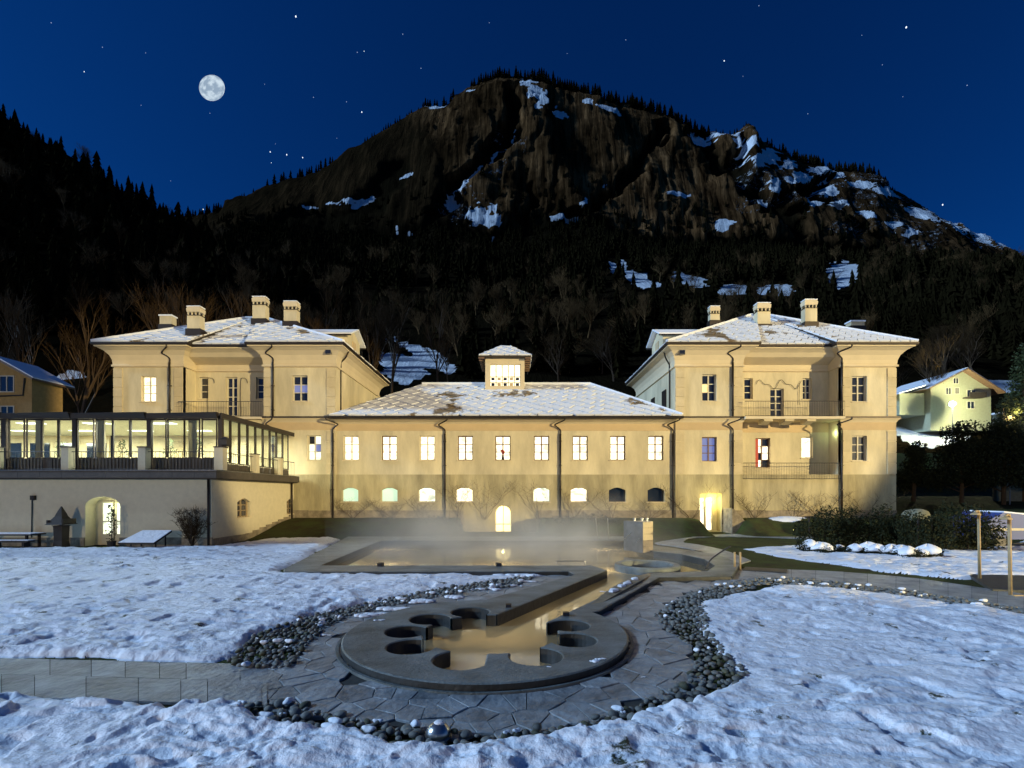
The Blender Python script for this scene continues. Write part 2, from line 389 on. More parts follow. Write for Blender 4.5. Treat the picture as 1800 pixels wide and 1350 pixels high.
def clip_convex(poly, cp):
    A = sum(cp[i][0]*cp[(i+1) % len(cp)][1]-cp[(i+1) % len(cp)][0]*cp[i][1] for i in range(len(cp)))
    if A < 0: cp = cp[::-1]
    for i in range(len(cp)):
        p, q = cp[i], cp[(i+1) % len(cp)]; nx, ny = q[1]-p[1], -(q[0]-p[0])
        poly = clip_half(poly, nx, ny, nx*p[0]+ny*p[1])
        if len(poly) < 3: return []
    return poly
def area2(p): return abs(sum(p[i][0]*p[(i+1) % len(p)][1]-p[(i+1) % len(p)][0]*p[i][1] for i in range(len(p))))/2
# ================================================================ BUILDINGS
YF = 38.0
def hole_rect(x0, x1, z0, z1, rise=0):
    if not rise: return [(x0, z0), (x1, z0), (x1, z1), (x0, z1)]
    p = [(x0, z0), (x1, z0)]; n = 8
    for k in range(n+1):
        t = k/n; p.append((x1+(x0-x1)*t, z1-rise+rise*math.sin(math.pi*t)))
    return p
def window(parent, x0, x1, z0, z1, Y, glow, frame, rows=3, cols=2, rise=0, sill=True, depth=.24, name='window', thick=.075, curtain=None, axis='y', sign=1):
    """frame mesh with its panes and sill as children; axis 'x' puts it in a wall facing +-X"""
    def tp(p):
        return (p[0], Y+p[1], p[2]) if axis == 'y' else (Y-sign*p[1], p[0], p[2])
    def tb(mb, a): 
        m = MB(); m.box(*a); mb.add([tp(p) for p in m.v], m.f)
    d = depth; mb = MB(); t = thick
    tb(mb, (x0, x0+t, d-.03, d+.04, z0, z1)); tb(mb, (x1-t, x1, d-.03, d+.04, z0, z1))
    tb(mb, (x0+t, x1-t, d-.03, d+.04, z0, z0+t)); tb(mb, (x0+t, x1-t, d-.03, d+.04, z1-rise-t, z1))
    cw = (x1-x0-2*t)/cols; rh = (z1-rise-z0-2*t)/rows
    for i in range(1, cols): tb(mb, (x0+t+i*cw-.05, x0+t+i*cw+.05, d-.025, d+.035, z0+t, z1-rise-t))
    for j in range(1, rows): tb(mb, (x0+t, x1-t, d-.015, d+.03, z0+t+j*rh-.03, z0+t+j*rh+.03))
    fo = mb.build(name, frame, parent)
    for i in range(cols):
        for j in range(rows):
            p = MB(); tb(p, (x0+t+i*cw, x0+t+(i+1)*cw, d+.045, d+.055, z0+t+j*rh, z0+t+(j+1)*rh))
            g = glow if not isinstance(glow, (list, tuple)) else glow[(i*rows+j) % len(glow)]
            p.build('pane', g, fo)
    if curtain:
        p = MB(); tb(p, (x0+t, x0+t+cw*.42, d-.10, d-.06, z0+t, z1-rise-t)); p.build('curtain', curtain, fo)
    if sill:
        p = MB(); tb(p, (x0-.08, x1+.08, -.07, d-.03, z0-.06, z0-.002)); p.build('sill', M['cornice'], fo)
    return fo
def downspout(parent, x, y, ztop, zbot, lean=.5, side=1):
    m = MB(); a = []
    for p in [(x+side*.28, y-.85, ztop), (x+side*.22, y-.8, ztop-.18), (x-side*lean*.9, y-.35, ztop-.45), (x-side*lean*.55, y-.2, ztop-.6), (x, y-.13, ztop-.85), (x, y-.13, ztop-1.2)]: a.append(p)
    m.tube(smooth_line(a, 4), .055, 8); m.tube([(x, y-.13, ztop-1.15), (x, y-.13, zbot)], .075, 10)
    o = m.build('downspout', M['gutter'], parent, True)
    b = MB(); z = zbot+.5
    while z < ztop-1.2:
        b.box(x-.10, x+.10, y-.22, y+.01, z, z+.05); z += 1.9
    b.build('bracket', M['gutter'], o)
    return o
def cornice_ring(parent, fp, prof, m, name='cornice', closed=True):
    b = MB(); b.loft([[(x, y, z) for x, y in offset_poly(fp, d)] for d, z in prof], False, False)
    return b.build(name, m, parent)
def slates(parent, P, size, ang, mats, thick=.05, maxn=300, seed=0, gap=.02):
    """lay rotated square stone slates over a planar convex roof face P (3D points)"""
    P = [Vector(p) for p in P]; n = (P[1]-P[0]).cross(P[2]-P[0]).normalized()
    if n.z < 0: n = -n
    u = (P[1]-P[0]).normalized(); v = n.cross(u)
    if v.z < 0: v = -v
    q = [((p-P[0]).dot(u), (p-P[0]).dot(v)) for p in P]
    r = random.Random(seed); ca, sa = math.cos(ang), math.sin(ang)
    L = max(max(abs(a) for a, b in q), max(abs(b) for a, b in q))*1.6; k = int(L/size)+2; cnt = 0; cells = []
    for i in range(-k, k+1):
        for j in range(-k, k+1):
            jj = r.uniform(-.05, .02)
            a, b = (i+.0)*size, (j+(i % 2)*.5)*size
            sq = [(a+gap, b+gap), (a+size-gap+jj, b+gap), (a+size-gap, b+size-gap+jj), (a+gap, b+size-gap)]
            sq = [(x*ca-y*sa, x*sa+y*ca) for x, y in sq]
            c = clip_convex(sq, q)
            if len(c) >= 3 and area2(c) > .04*size: cells.append(c)
    for c in cells:
        cx = sum(p[0] for p in c)/len(c); cyy = sum(p[1] for p in c)/len(c)
        # lower edge rides up over the slate below it
        lift = r.uniform(.0, .03); til = r.uniform(.04, .10)/size; tx = r.uniform(-.05, .05)
        top = []; bot = []
        for x, y in c:
            h = lift+.05-(y-cyy)*til+(x-cx)*tx
            p = P[0]+u*x+v*y
            top.append(p+n*(h+thick)); bot.append(p+n*(h*.2))
        m = MB(); m.loft([bot, top]); m.build('slate', mats[0] if r.random() < .9 else mats[-1], parent)
def chimney(parent, px, Yc, wpx, ptop, pbase, style='cap', depth=None):
    x = FX(px, Yc); w = wpx*Yc/F*.84; z0 = FZ(pbase, Yc)-.6; z1 = FZ(ptop, Yc); dp = depth or w*.6
    H = z1-z0
    m = MB(); m.box(x-w/2, x+w/2, Yc, Yc+dp, z0, z1-.75 if style != 'low' else z1-.12)
    o = m.build('chimney', M['plaster'], parent)
    f = MB(); f.box(x-w/2-.09, x+w/2+.09, Yc-.09, Yc+dp+.09, z0, z0+1.15); f.build('flashing', M['gutter'], o)
    s = MB()
    if style == 'low':
        s.box(x-w/2-.07, x+w/2+.07, Yc-.07, Yc+dp+.07, z1-.12, z1); s.build('snow_cap', M['snow_clean'], o); return o
    a = .06
    p = MB()
    for i in (-1, -.33, .33, 1):
        for j in (0, 1): p.cbox((x+i*(w/2-a), Yc+a+j*(dp-2*a), z1-.751), .09, .09, .24)
    p.build('vent_post', M['plaster'], o)
    v = MB(); v.box(x-w/2+.14, x+w/2-.14, Yc+.14, Yc+dp-.14, z1-.75, z1-.5); v.build('flue_mouth', M['gutter'], o)
    b = MB(); b.box(x-w/2-.05, x+w/2+.05, Yc-.05, Yc+dp+.05, z1-.80, z1-.752); b.build('band', M['gutter'], o)
    c = MB(); c.loft([[(x-w/2-e, Yc-e, z), (x+w/2+e, Yc-e, z), (x+w/2+e, Yc+dp+e, z), (x-w/2-e, Yc+dp+e, z)] for e, z in ((.02, z1-.51), (.05, z1-.25), (-.02, z1-.08))])
    c.build('chimney_cap', M['cornice'], o)
    s.loft([[(x-w/2-e, Yc-e, z), (x+w/2+e, Yc-e, z), (x+w/2+e, Yc+dp+e, z), (x-w/2-e, Yc+dp+e, z)] for e, z in ((.03, z1-.08), (.03, z1-.02), (-.12, z1+.05))]); s.build('snow_cap', M['snow_clean'], o)
    return o
def quoins(parent, xa, xb, y, z0, z1, front=True):
    n = max(1, round((z1-z0)/.82)); h = (z1-z0)/n; jt = .055
    for k in range(n):
        m = MB(); m.box(xa, xb, y-.06, y+.02, z0+k*h+jt/2, z0+(k+1)*h-jt/2); m.build('quoin', M['quoin'], parent)
def railing(parent, pts, z0, z1, step=.13, name='railing'):
    b = MB(); bars = MB()
    for (xa, ya), (xb, yb) in zip(pts[:-1], pts[1:]):
        b.tube([(xa, ya, z1), (xb, yb, z1)], .025, 6); b.tube([(xa, ya, z0+.06), (xb, yb, z0+.06)], .018, 5)
        L = math.hypot(xb-xa, yb-ya); n = int(L/step)
        for i in range(n+1):
            t = i/n; x = xa+(xb-xa)*t; y = ya+(yb-ya)*t
            bars.box(x-.006, x+.006, y-.006, y+.006, z0+.06, z1)
    o = b.build(name, M['rail'], parent); bb = bars.build('baluster', M['rail'], o); bb['kind'] = 'stuff'
    return o

zEave, zSill = 14.55, FZ(735)          # wing eave, string course
zBand = FZ(834)                        # top of the weathered base storey
zBase = 1.15
def make_wing(name, label, px0, px1, r0, r1, ridge, wins, lower_wins, doors, rec_low):
    t = thing(name, label, 'building', (FX((px0+px1)/2), YF, zBase))
    X0, X1, A, B = FX(px0), FX(px1), FX(r0), FX(r1); RD = 1.5; YB = 50.0; YR = YF+RD
    fp = [(X0, YF), (A, YF), (A, YR), (B, YR), (B, YF), (X1, YF), (X1, YB), (X0, YB)]
    # windows: (pxc, pytop, pybot, wpx, recessed, glow, frame, rows, cols)
    seg = {'L': (X0, A, YF), 'C': (A, B, YR), 'R': (B, X1, YF)}
    holesU = {'L': [], 'C': [], 'R': []}; holesL = {'L': [], 'C': [], 'R': []}
    for (s, pc, pt, pb, wp, gl, fr, rows, cols, kw) in wins:
        Y = seg[s][2]; x = FX(pc, Y); hw = wp*Y/F/2; z0, z1 = FZ(pb, Y), FZ(pt, Y)
        holesU[s].append(hole_rect(x-hw, x+hw, z0, z1)); window(t, x-hw, x+hw, z0, z1, Y, gl, fr, rows, cols, **kw)
    for (s, pc, pt, pb, wp, gl, fr, rows, cols, kw) in lower_wins:
        Y = seg[s][2]; x = FX(pc, Y); hw = wp*Y/F/2; z0, z1 = FZ(pb, Y), FZ(pt, Y)
        holesL[s].append(hole_rect(x-hw, x+hw, z0, z1)); window(t, x-hw, x+hw, z0, z1, Y, gl, fr, rows, cols, **kw)
    up = MB(); lo = MB()
    zT = zEave-.02
    for s in 'LCR':
        a, b, Y = seg[s]
        tf = lambda u, v, w_, Y=Y: (u, Y+w_, v)
        plate(up, [(a, zSill), (b, zSill), (b, zT), (a, zT)], holesU[s], tf, .3)
        if s != 'C' or rec_low is None: 
            Yl = YF; tf = lambda u, v, w_: (u, YF+w_, v)
            plate(lo, [(a, zBand), (b, zBand), (b, zSill), (a, zSill)], holesL[s] if s != 'C' else [], tf, .3)
        else:
            zr = FZ(rec_low)
            plate(lo, [(a, zr), (b, zr), (b, zSill), (a, zSill)], holesL['C'], tf, .3)
            plate(lo, [(a, zBand), (b, zBand), (b, zr), (a, zr)] if zr > zBand+.02 else [(a, zr-.3), (b, zr-.3), (b, zr), (a, zr)], [], lambda u, v, w_: (u, YF+w_, v), .3)
            lo.box(A, B, YF, YR, zr-.2, zr)
            lo.box(A-.02, A, YF+.01, YR, zr, zSill); lo.box(B, B+.02, YF+.01, YR, zr, zSill)
    up.box(A-.02, A, YF+.01, YR, zSill, zT); up.box(B, B+.02, YF+.01, YR, zSill, zT)
    up.box(A, B, YR-.0+.3, YR+.32, zSill, zT)
    up.box(X0, X0+.3, YF+.31, YB, zSill, zT); up.box(X1-.3, X1, YF+.31, YB, zSill, zT); up.box(X0, X1, YB, YB+.3, zBase, zT)
    lo.box(X0, X0+.3, YF+.31, YB, zBand, zSill); lo.box(X1-.3, X1, YF+.31, YB, zBand, zSill)
    up.build('wall', M['plaster'], t); lo.build('wall', M['plaster'], t)
    # base storey with its doors
    hd = []
    for (x0, x1, z0, z1) in doors: hd.append(hole_rect(x0, x1, z0, z1))
    zb = .0
    m = MB(); plate(m, [(X0, zb), (X1, zb), (X1, zBand), (X0, zBand)], hd, lambda u, v, w_: (u, YF+w_-.015, v), .9)
    m.box(X0-.005, X0+.3, YF+.3, YB, zb, zBand); m.box(X1-.3, X1+.005, YF+.3, YB, zb, zBand); m.build('base_wall', M['plaster_low'], t)
    # plinth between the doors
    xs = [X0]+[v for dd in sorted(doors) for v in (dd[0]-.0, dd[1]+.0)]+[X1]
    for i in range(0, len(xs), 2):
        a, b = xs[i], xs[i+1]; n = max(1, round((b-a)/1.1))
        for k in range(n):
            p = MB(); p.box(a+(b-a)*k/n+.008, a+(b-a)*(k+1)/n-.008, YF-.10, YF-.016, .6, FZ(897)+random.uniform(-.02, .02)); p.build('plinth_stone', M['plinth'], t)
    # bands, string course, quoins
    for (a, b, Y) in seg.values():
        p = MB(); p.box(a+.01, b-.01, Y-.03, Y, FZ(646), FZ(628)); p.build('frieze', M['frieze'], t)
        if not (Y > YF and rec_low is None):
            p = MB(); p.box(a+.01, b-.01, Y-.03, Y, FZ(756), FZ(737)); p.build('frieze', M['frieze'], t)
    for (a, b) in ((X0, A), (B, X1)):
        p = MB(); p.box(a-.10, b+.10, YF-.32, YF+.02, zSill-.02, zSill+.10); p.build('string_course', M['gutter'], t)
        p = MB(); p.loft([[(a-e, YF-e, z), (b+e, YF-e, z), (b+e, YF+.01, z), (a-e, YF+.01, z)] for e, z in ((.02, zSill-.35), (.10, zSill-.2), (.26, zSill-.021))]); p.build('moulding', M['cornice'], t)
        p = MB(); q = .70
        quoins(t, a, a+q, YF, zSill+.12, FZ(647), True); quoins(t, b-q, b, YF, zSill+.12, FZ(647), True)
        quoins(t, a, a+q, YF, zBand+.03, FZ(757), True); quoins(t, b-q, b, YF, zBand+.03, FZ(757), True)
    # coved cornice; the eaves step back less than the wall does
    fp2 = [(x, y if abs(y-YR) > .01 else YF+.6) for x, y in fp]
    pr = [(.0, 12.95), (.12, 12.98), (.12, 13.12), (.05, 13.16), (.08, 13.5), (.2, 13.85), (.45, 14.15), (.74, 14.32), (.86, 14.36), (.86, 14.5)]
    b = MB(); b.loft([[(x, y, z) for x, y in offset_poly(fp if z < 13.6 else fp2, d)] for d, z in pr], False, False); b.build('cornice', M['cornice'], t)
    ev = [(x, y) for x, y in offset_poly(fp2, .95)]
    b = MB(); b.loft([[(x, y, z) for x, y in offset_poly(fp2, d)] for d, z in ((.84, 14.45), (.97, 14.45), (1.0, 14.52), (1.0, 14.64), (.9, 14.66))], False, False); b.build('gutter', M['gutter'], t)
    # roof
    ra, rb = FX(ridge[0], 44), FX(ridge[1], 44); zr = FZ(ridge[2], 44)
    xm = [ra+(rb-ra)*f for f in (0, .33, .67, 1)]
    R = [(ra, 44, zr), (xm[1], 44, zr), (xm[1], 44, zr), (xm[2], 44, zr), (xm[2], 44, zr), (rb, 44, zr), (rb, 44, zr), (ra, 44, zr)]
    E = [(x, y, 14.62) for x, y in ev]
    m = MB(); m.add(E+R, [(i, (i+1) % 8, 8+(i+1) % 8, 8+i) for i in range(8)]); m.add([E[i] for i in range(8)], [tuple(range(8))])
    ro = m.build('roof', M['underlay'], t)
    for k, i in enumerate((0, 2, 4)):
        slates(ro, [E[i], E[i+1], R[i+1], R[i]], .86 if k != 1 else .8, math.radians(58), [M['slate']], seed=11+k)
    slates(ro, [E[5], E[6], R[6], R[5]], 1.1, math.radians(50), [M['slate']], seed=3)
    slates(ro, [E[7], E[0], R[0], R[7]], 1.1, math.radians(50), [M['slate']], seed=4)
    slates(ro, [E[1], E[2], R[2], R[1]], .8, 0.6, [M['slate']], seed=5); slates(ro, [E[3], E[4], R[4], R[3]], .8, .6, [M['slate']], seed=6)
    for i in (0, 5):
        h = MB(); h.tube([Vector(E[i])+Vector((0, 0, .1)), Vector(R[i])+Vector((0, 0, .12))], .13, 6); h.build('hip_snow', M['snow_clean'], ro)
    h = MB(); h.tube([(ra, 44, zr+.1), (rb, 44, zr+.1)], .15, 6); h.build('ridge_snow', M['snow_clean'], ro)
    return t, fp

dk, br, wf = M['glass_dark'], M['brown_frame'], M['white_frame']
# ---------------------------------------------------------------- left wing
lw, lfp = make_wing('villa_wing', 'cream three storey wing with snowy roof beside the glazed terrace', 200, 590, 322, 464, (432, 468, 561),
    [('L', 261, 661, 706, 26, M['glow'], wf, 3, 2, {}), ('C', 358, 663, 701, 16, [dk, dk, dk], wf, 3, 1, {}), ('C', 407, 663, 731, 20, dk, wf, 4, 2, {'sill': False, 'name': 'balcony_door'}),
     ('C', 457, 663, 701, 14, dk, wf, 3, 1, {}), ('R', 527, 660, 705, 27, [dk, M['glow_blue'], dk], wf, 3, 2, {})],
    [('R', 552, 765, 809, 24, [M['glow_white'], M['glow_white'], dk, M['glow_white'], M['glow_blue']], wf, 3, 2, {})], [], None)
YR = YF+1.5
p = MB(); p.box(FX(322), FX(464), YF-.35, YR, zSill-.12, zSill+.06); p.build('balcony_slab', M['cornice'], lw)
railing(lw, [(FX(318), YF-.3), (FX(464), YF-.3)], zSill+.06, zSill+1.25)
for px, s in ((300, 1), (481, 1)): downspout(lw, FX(px), YF, zEave-.1, zSill+.1)
downspout(lw, FX(481), YF, zSill-.05, zBand-.2)
downspout(lw, FX(586), YF, zSill-.05, .9, side=-1)
m = MB(); m.tube(smooth_line([(-13.25, 38.6, 14.4), (-13.6, 38.8, 13.9), (-14.0, 39, 13.6), (-14.03, 39, 13.2), (-14.03, 39, 9.6)], 4), .06, 8); m.build('downspout', M['gutter'], lw, True)
for a in ((340, 38.5, 27, 537, 590, 'cap'), (455, 42.2, 27, 520, 571, 'cap'), (510, 41.2, 27, 528, 576, 'cap'), (291, 46.5, 25, 553, 580, 'low')): chimney(lw, *a)
def dormer(parent, xf, s, y0, y1, zb, ze):
    """dormer whose face looks along s*X"""
    d = MB(); ym = (y0+y1)/2
    xb = xf-s*4.6
    d.loft([[(xf, y0, zb), (xf, y1, zb), (xf, y1, ze), (xf, ym, ze+.75), (xf, y0, ze)], [(xb, y0, zb), (xb, y1, zb), (xb, y1, ze), (xb, ym, ze+.75), (xb, y0, ze)]])
    o = d.build('dormer', M['plaster'], parent)
    xo = xf+s*.45
    for side in (0, 1):
        ya = y0-.4 if side == 0 else y1+.4
        r = MB(); r.loft([[(xo, ya, ze-.16), (xo, ym, ze+.84), (xo, ym, ze+.96), (xo, ya, ze-.02)], [(xb, ya, ze-.16), (xb, ym, ze+.84), (xb, ym, ze+.96), (xb, ya, ze-.02)]]); r.build('dormer_roof', M['snow_clean'], o)
        g = MB(); g.tube([(xo, ya, ze-.2), (xb, ya, ze-.2)], .07, 6); g.build('dormer_gutter', M['gutter'], o)
    e = MB(); e.box(min(xf, xf+s*.06), max(xf, xf+s*.06), ym-.45, ym+.45, zb+.9, ze-.25); e.build('dormer_shutter', M['frieze'], o)
    return o
dormer(lw, -14.75, 1, 42.6, 46.0, 14.9, 17.1)
def floodlight(parent_label, x, y, z, s, name='floodlight_fixture'):
    t = thing(name, parent_label, 'floodlight', (x, y, z))
    a = MB(); a.box(x-.22, x+.22, y-.28, y-.05, z-.17, z+.17); a.build('housing', M['steel_dark'], t)
    a = MB(); a.box(x-.19, x+.19, y-.29, y-.281, z-.14, z+.14); a.build('lens', M['glass_dark'], t)
    a = MB(); a.tube([(x, y-.05, z), (x, y+.3, z+.05)], .035, 6); a.build('bracket', M['gutter'], t); return t
floodlight('grey floodlight under the eave at the right corner of the wing beside the terrace', -14.5, 37.8, FZ(621), 1)
# ---------------------------------------------------------------- right wing
DX0, DX1 = FX(1230), FX(1268)
rw, rfp = make_wing('villa_wing', 'cream three storey wing with lit amber doorway and two recessed balconies', 1187, 1575, 1305, 1478, (1318, 1350, 556),
    [('L', 1247, 658, 705, 25, [dk, M['glow_yellow'], dk, dk, dk, dk], wf, 3, 2, {}), ('C', 1316, 665, 702, 15, dk, wf, 3, 1, {}), ('C', 1366, 683, 733, 24, dk, wf, 4, 2, {'sill': False, 'name': 'balcony_door'}),
     ('C', 1419, 665, 702, 16, dk, wf, 3, 2, {}), ('R', 1511, 661, 706, 26, dk, wf, 3, 2, {})],
    [('L', 1247, 768, 811, 26, M['glow_blue'], br, 3, 2, {}), ('C', 1341, 770, 822, 26, [M['glow'], dk, M['glow']], br, 4, 2, {'curtain': M['curtain'], 'name': 'balcony_door'}),
     ('C', 1419, 768, 805, 20, M['glow'], wf, 1, 1, {}), ('R', 1511, 766, 810, 26, dk, wf, 3, 2, {})], [(DX0, DX1, 0.02, FZ(868))], 843)
XA, XB = FX(1305), FX(1478)
p = MB(); p.box(XA, XB, YF-.55, YR, zSill-.14, zSill+.06); p.build('balcony_slab', M['cornice'], rw)
for px in (1345, 1382, 1420):
    p = MB(); x = FX(px); p.loft([[(x-.35, y, z) for y, z in ((YF+.4, zSill-.15), (YF-.5, zSill-.15), (YF-.5, zSill-.3), (YF+.4, zSill-.5))], [(x+.35, y, z) for y, z in ((YF+.4, zSill-.15), (YF-.5, zSill-.15), (YF-.5, zSill-.3), (YF+.4, zSill-.5))]]); p.build('balcony_bracket', M['quoin'], rw)
railing(rw, [(XA, YF-.45), (XB, YF-.45)], zSill+.06, zSill+1.25)
railing(rw, [(XA+.03, YF-.08), (XB-.03, YF-.08)], FZ(843), FZ(814))
for px in (1287, 1478):
    downspout(rw, FX(px), YF, zEave-.1, zSill+.1); downspout(rw, FX(px), YF, zSill-.05, .9)
m = MB(); m.tube(smooth_line([(11.9, 38.6, 14.4), (12.1, 38.8, 13.9), (12.45, 39.1, 13.5), (12.5, 39.1, 13.1), (12.5, 39.1, 9.6)], 4), .06, 8); m.build('downspout', M['gutter'], rw, True)
for a in ((1257, 46.5, 20, 537, 573, 'cap'), (1343, 41.4, 27, 531, 581, 'cap'), (1426, 40.6, 25, 525, 577, 'cap'), (1508, 44.5, 28, 563, 583, 'low')): chimney(rw, *a)
dormer(rw, 13.05, -1, 42.6, 46.0, 14.9, 17.1)
floodlight('grey floodlight under the eave at the left corner of the wing with the amber doorway', 13.0, 37.8, FZ(622), 1)
for y0, y1 in ((40.2, 41.3), (43.5, 44.6), (46.6, 47.6)):
    p = MB(); p.box(12.54, 12.6, y0, y1, 9.6, 11.7); p.build('shutter', M['gutter'], rw)
# wrought iron wave ornaments on the recess wall
m = MB(); xs = np.linspace(FX(1328, YR), FX(1408, YR), 60)
m.tube([(x, YR-.08, FZ(676, YR)+.28*math.sin((x-xs[0])*3.55)+.15*math.sin((x-xs[0])*7.1)) for x in xs], .018, 5); m.tube([(FX(1404, YR), YR-.08, FZ(674, YR)), (FX(1404, YR), YR-.08, FZ(712, YR))], .018, 5); m.build('iron_ornament', M['rail'], rw)
m = MB()
for pa, sg in ((366, 1), (424, 1)):
    x = FX(pa, YR); m.tube(smooth_line([(x, YR-.08, FZ(733, YR)), (x, YR-.08, FZ(672, YR)), (x+.25, YR-.08, FZ(665, YR)), (x+.5, YR-.08, FZ(668, YR)), (x+.55, YR-.08, FZ(674, YR))], 5), .018, 5)
m.build('iron_ornament', M['rail'], lw)
# amber doorway: side cheeks, lit door, lamp
p = MB(); p.box(DX0-.001, DX1+.001, YF+.85, YF+.9, .0, FZ(868)); o = p.build('entrance_back', M['plaster'], rw)
dd = thing('entrance_door', 'glazed double door glowing amber in the deep doorway of the right wing', 'door', ((DX0+DX1)/2, YF+.8, 0))
dd2 = dd
for i in range(2):
    xa = DX0+.08+i*.62; f = MB(); f.box(xa, xa+.06, YF+.7, YF+.78, .02, 2.75); f.box(xa+.5, xa+.56, YF+.7, YF+.78, .02, 2.75); f.box(xa+.06, xa+.5, YF+.7, YF+.78, .02, .12); f.box(xa+.06, xa+.5, YF+.7, YF+.78, 2.65, 2.75)
    fo = f.build('door_leaf', M['white_frame'], dd); g = MB(); g.box(xa+.06, xa+.5, YF+.73, YF+.75, .12, 2.65); g.build('pane', M['glow'], fo)
lamp('doorway_lamp', 'POINT', (DX1-.5, YF+.35, 2.5), 120, (1, .86, .22), size=.02)
lamp('doorway_spill', 'POINT', (FX(1250), YF-.9, 2.7), 60, (1, .88, .35), size=.02)
lamp('balcony_lamp', 'POINT', (FX(1452, YR), YF+.6, FZ(760)), 14, (.75, 1, .5), size=.015)

# ---------------------------------------------------------------- central building
X0, X1 = FX(590), FX(1187)
cb = thing('bath_house', 'long low cream bath house with nine lit windows and snowy slate roof', 'building', ((X0+X1)/2, YF, zBase))
YC = YF+.12
hU = []; hLw = []
for i, px in enumerate((617, 684, 751, 818, 884, 952, 1020, 1086, 1153)):
    x = FX(px, YC); z0, z1 = FZ(809, YC), FZ(766, YC); hw = .6
    hU.append(hole_rect(x-hw, x+hw, z0, z1)); window(cb, x-hw, x+hw, z0, z1, YC, M['glow'], br if i not in (0, 2) else wf, 3, 2)
ARC = [M['glow_mint'], M['glow_mint'], M['glow_white'], M['glow'], None, M['glow_white'], M['glow'], dk, dk]
for px, gl in zip((615, 684, 750, 816, 0, 952, 1018, 1085, 1153), ARC):
    if gl is None: continue
    x = FX(px, YC); z0, z1 = FZ(882, YC), FZ(857, YC); hw = .66
    hLw.append(hole_rect(x-hw, x+hw, z0, z1, .22)); window(cb, x-hw, x+hw, z0, z1, YC, gl, M['metal_dark'] if gl is dk else wf, 1, 1, rise=0, name='arched_window', thick=.04, depth=.3)
ax0, ax1 = FX(870, YC), FX(899, YC); az = FZ(888, YC)
arch = [(ax0, 0.0), (ax1, 0.0)]+[((ax0+ax1)/2+(ax1-ax0)/2*math.cos(math.pi*k/12), az-.65+.65*math.sin(math.pi*k/12)) for k in range(13)]
tf = lambda u, v, w_: (u, YC+w_, v)
m = MB(); plate(m, [(X0, zBand), (X1, zBand), (X1, zSill), (X0, zSill)], hU, tf, .32); m.build('wall', M['plaster'], cb)
m = MB(); plate(m, [(X0, 0), (X1, 0), (X1, zBand), (X0, zBand)], hLw+[arch], lambda u, v, w_: (u, YC-.015+w_, v), .5); m.box(X0, X1, 48.5, 48.8, 0, zSill); m.build('base_wall', M['plaster_low'], cb)
p = MB(); p.box(X0+.01, X1-.01, YC-.03, YC, FZ(757), FZ(737)); p.build('frieze', M['frieze'], cb)
for a, b in ((X0, FX(815)), (FX(945), X1)):
    n = round((b-a)/1.15)
    for k in range(n):
        p = MB(); p.box(a+(b-a)*k/n+.008, a+(b-a)*(k+1)/n-.008, YC-.13, YC-.017, .5, FZ(897)+random.uniform(-.02, .02)); p.build('plinth_stone', M['plinth'], cb)
m = MB(); m.loft([[(X0, y, z), (X1, y, z)][::1]+[(X1, YC+.1, z), (X0, YC+.1, z)] for y, z in ((YC-.02, zSill-.45), (YC-.15, zSill-.32), (YC-.5, zSill-.18), (YC-.62, zSill-.12))]); m.build('cornice', M['cornice'], cb)
yE = 37.25; zE = FZ(731, yE)
m = MB(); m.box(X0-.3, X1+.35, yE-.12, yE+.3, zE-.2, zE-.02); m.tube([(X0-.3, yE-.12, zE-.12), (X1+.35, yE-.12, zE-.12)], .09, 8); m.build('gutter', M['gutter'], cb)
for px in (782, 985): downspout(cb, FX(px), YC, zE-.15, .9)
downspout(cb, FX(1183), YC, zE-.15, .9)
yR = 43.5; zR = FZ(677, yR); rxa, rxb = FX(742, yR), FX(1038, yR)
e = [(X0-.25, yE, zE), (X1+.3, yE, zE), (X1+.3, 49.7, zE), (X0-.25, 49.7, zE)]; rr = [(rxa, yR, zR), (rxb, yR, zR)]
m = MB(); m.add(e+rr, [(0, 1, 5, 4), (1, 2, 5), (2, 3, 4, 5), (3, 0, 4), (3, 2, 1, 0)]); ro = m.build('roof', M['underlay'], cb)
slates(ro, [e[0], e[1], rr[1], rr[0]], .88, math.radians(53), [M['slate']], seed=21)
slates(ro, [e[1], e[2], rr[1]], 1.1, math.radians(50), [M['slate']], seed=22); slates(ro, [e[3], e[0], rr[0]], 1.1, math.radians(50), [M['slate']], seed=23)
h = MB(); h.tube([(rxa, yR, zR+.12), (rxb, yR, zR+.12)], .14, 6); h.tube([Vector(rr[1])+Vector((0, 0, .12)), Vector(e[1])+Vector((0, 0, .12))], .13, 6); h.build('ridge_snow', M['snow_clean'], ro)
# arched door over the bath channel
dr = thing('arched_door', 'glowing arched glass door in the middle of the bath house at the water', 'door', ((ax0+ax1)/2, YC+.45, 0))
m = MB(); xc = (ax0+ax1)/2
m.box(ax0, ax0+.07, YC+.42, YC+.5, 0, az-.65); m.box(ax1-.07, ax1, YC+.42, YC+.5, 0, az-.65); m.box(xc-.03, xc+.03, YC+.42, YC+.5, .0, az-.05)
m.box(ax0+.07, ax1-.07, YC+.43, YC+.49, .55, .62)
m.tube([(xc+(xc-ax0-.03)*math.cos(math.pi*k/12), YC+.46, az-.65+.62*math.sin(math.pi*k/12)) for k in range(13)], .045, 6); m.build('door_frame', M['white_frame'], dr)
m = MB(); V, T = cdt([arch]); m.add([(u, YC+.505, v) for u, v in V], fill(V, T, lambda x, y: in_poly(x, y, arch))); m.build('pane', M['arch_glow'], dr)
lamp('arch_door_lamp', 'POINT', (xc, YC-.5, 1.2), 25, (1, .8, .35), size=.02)
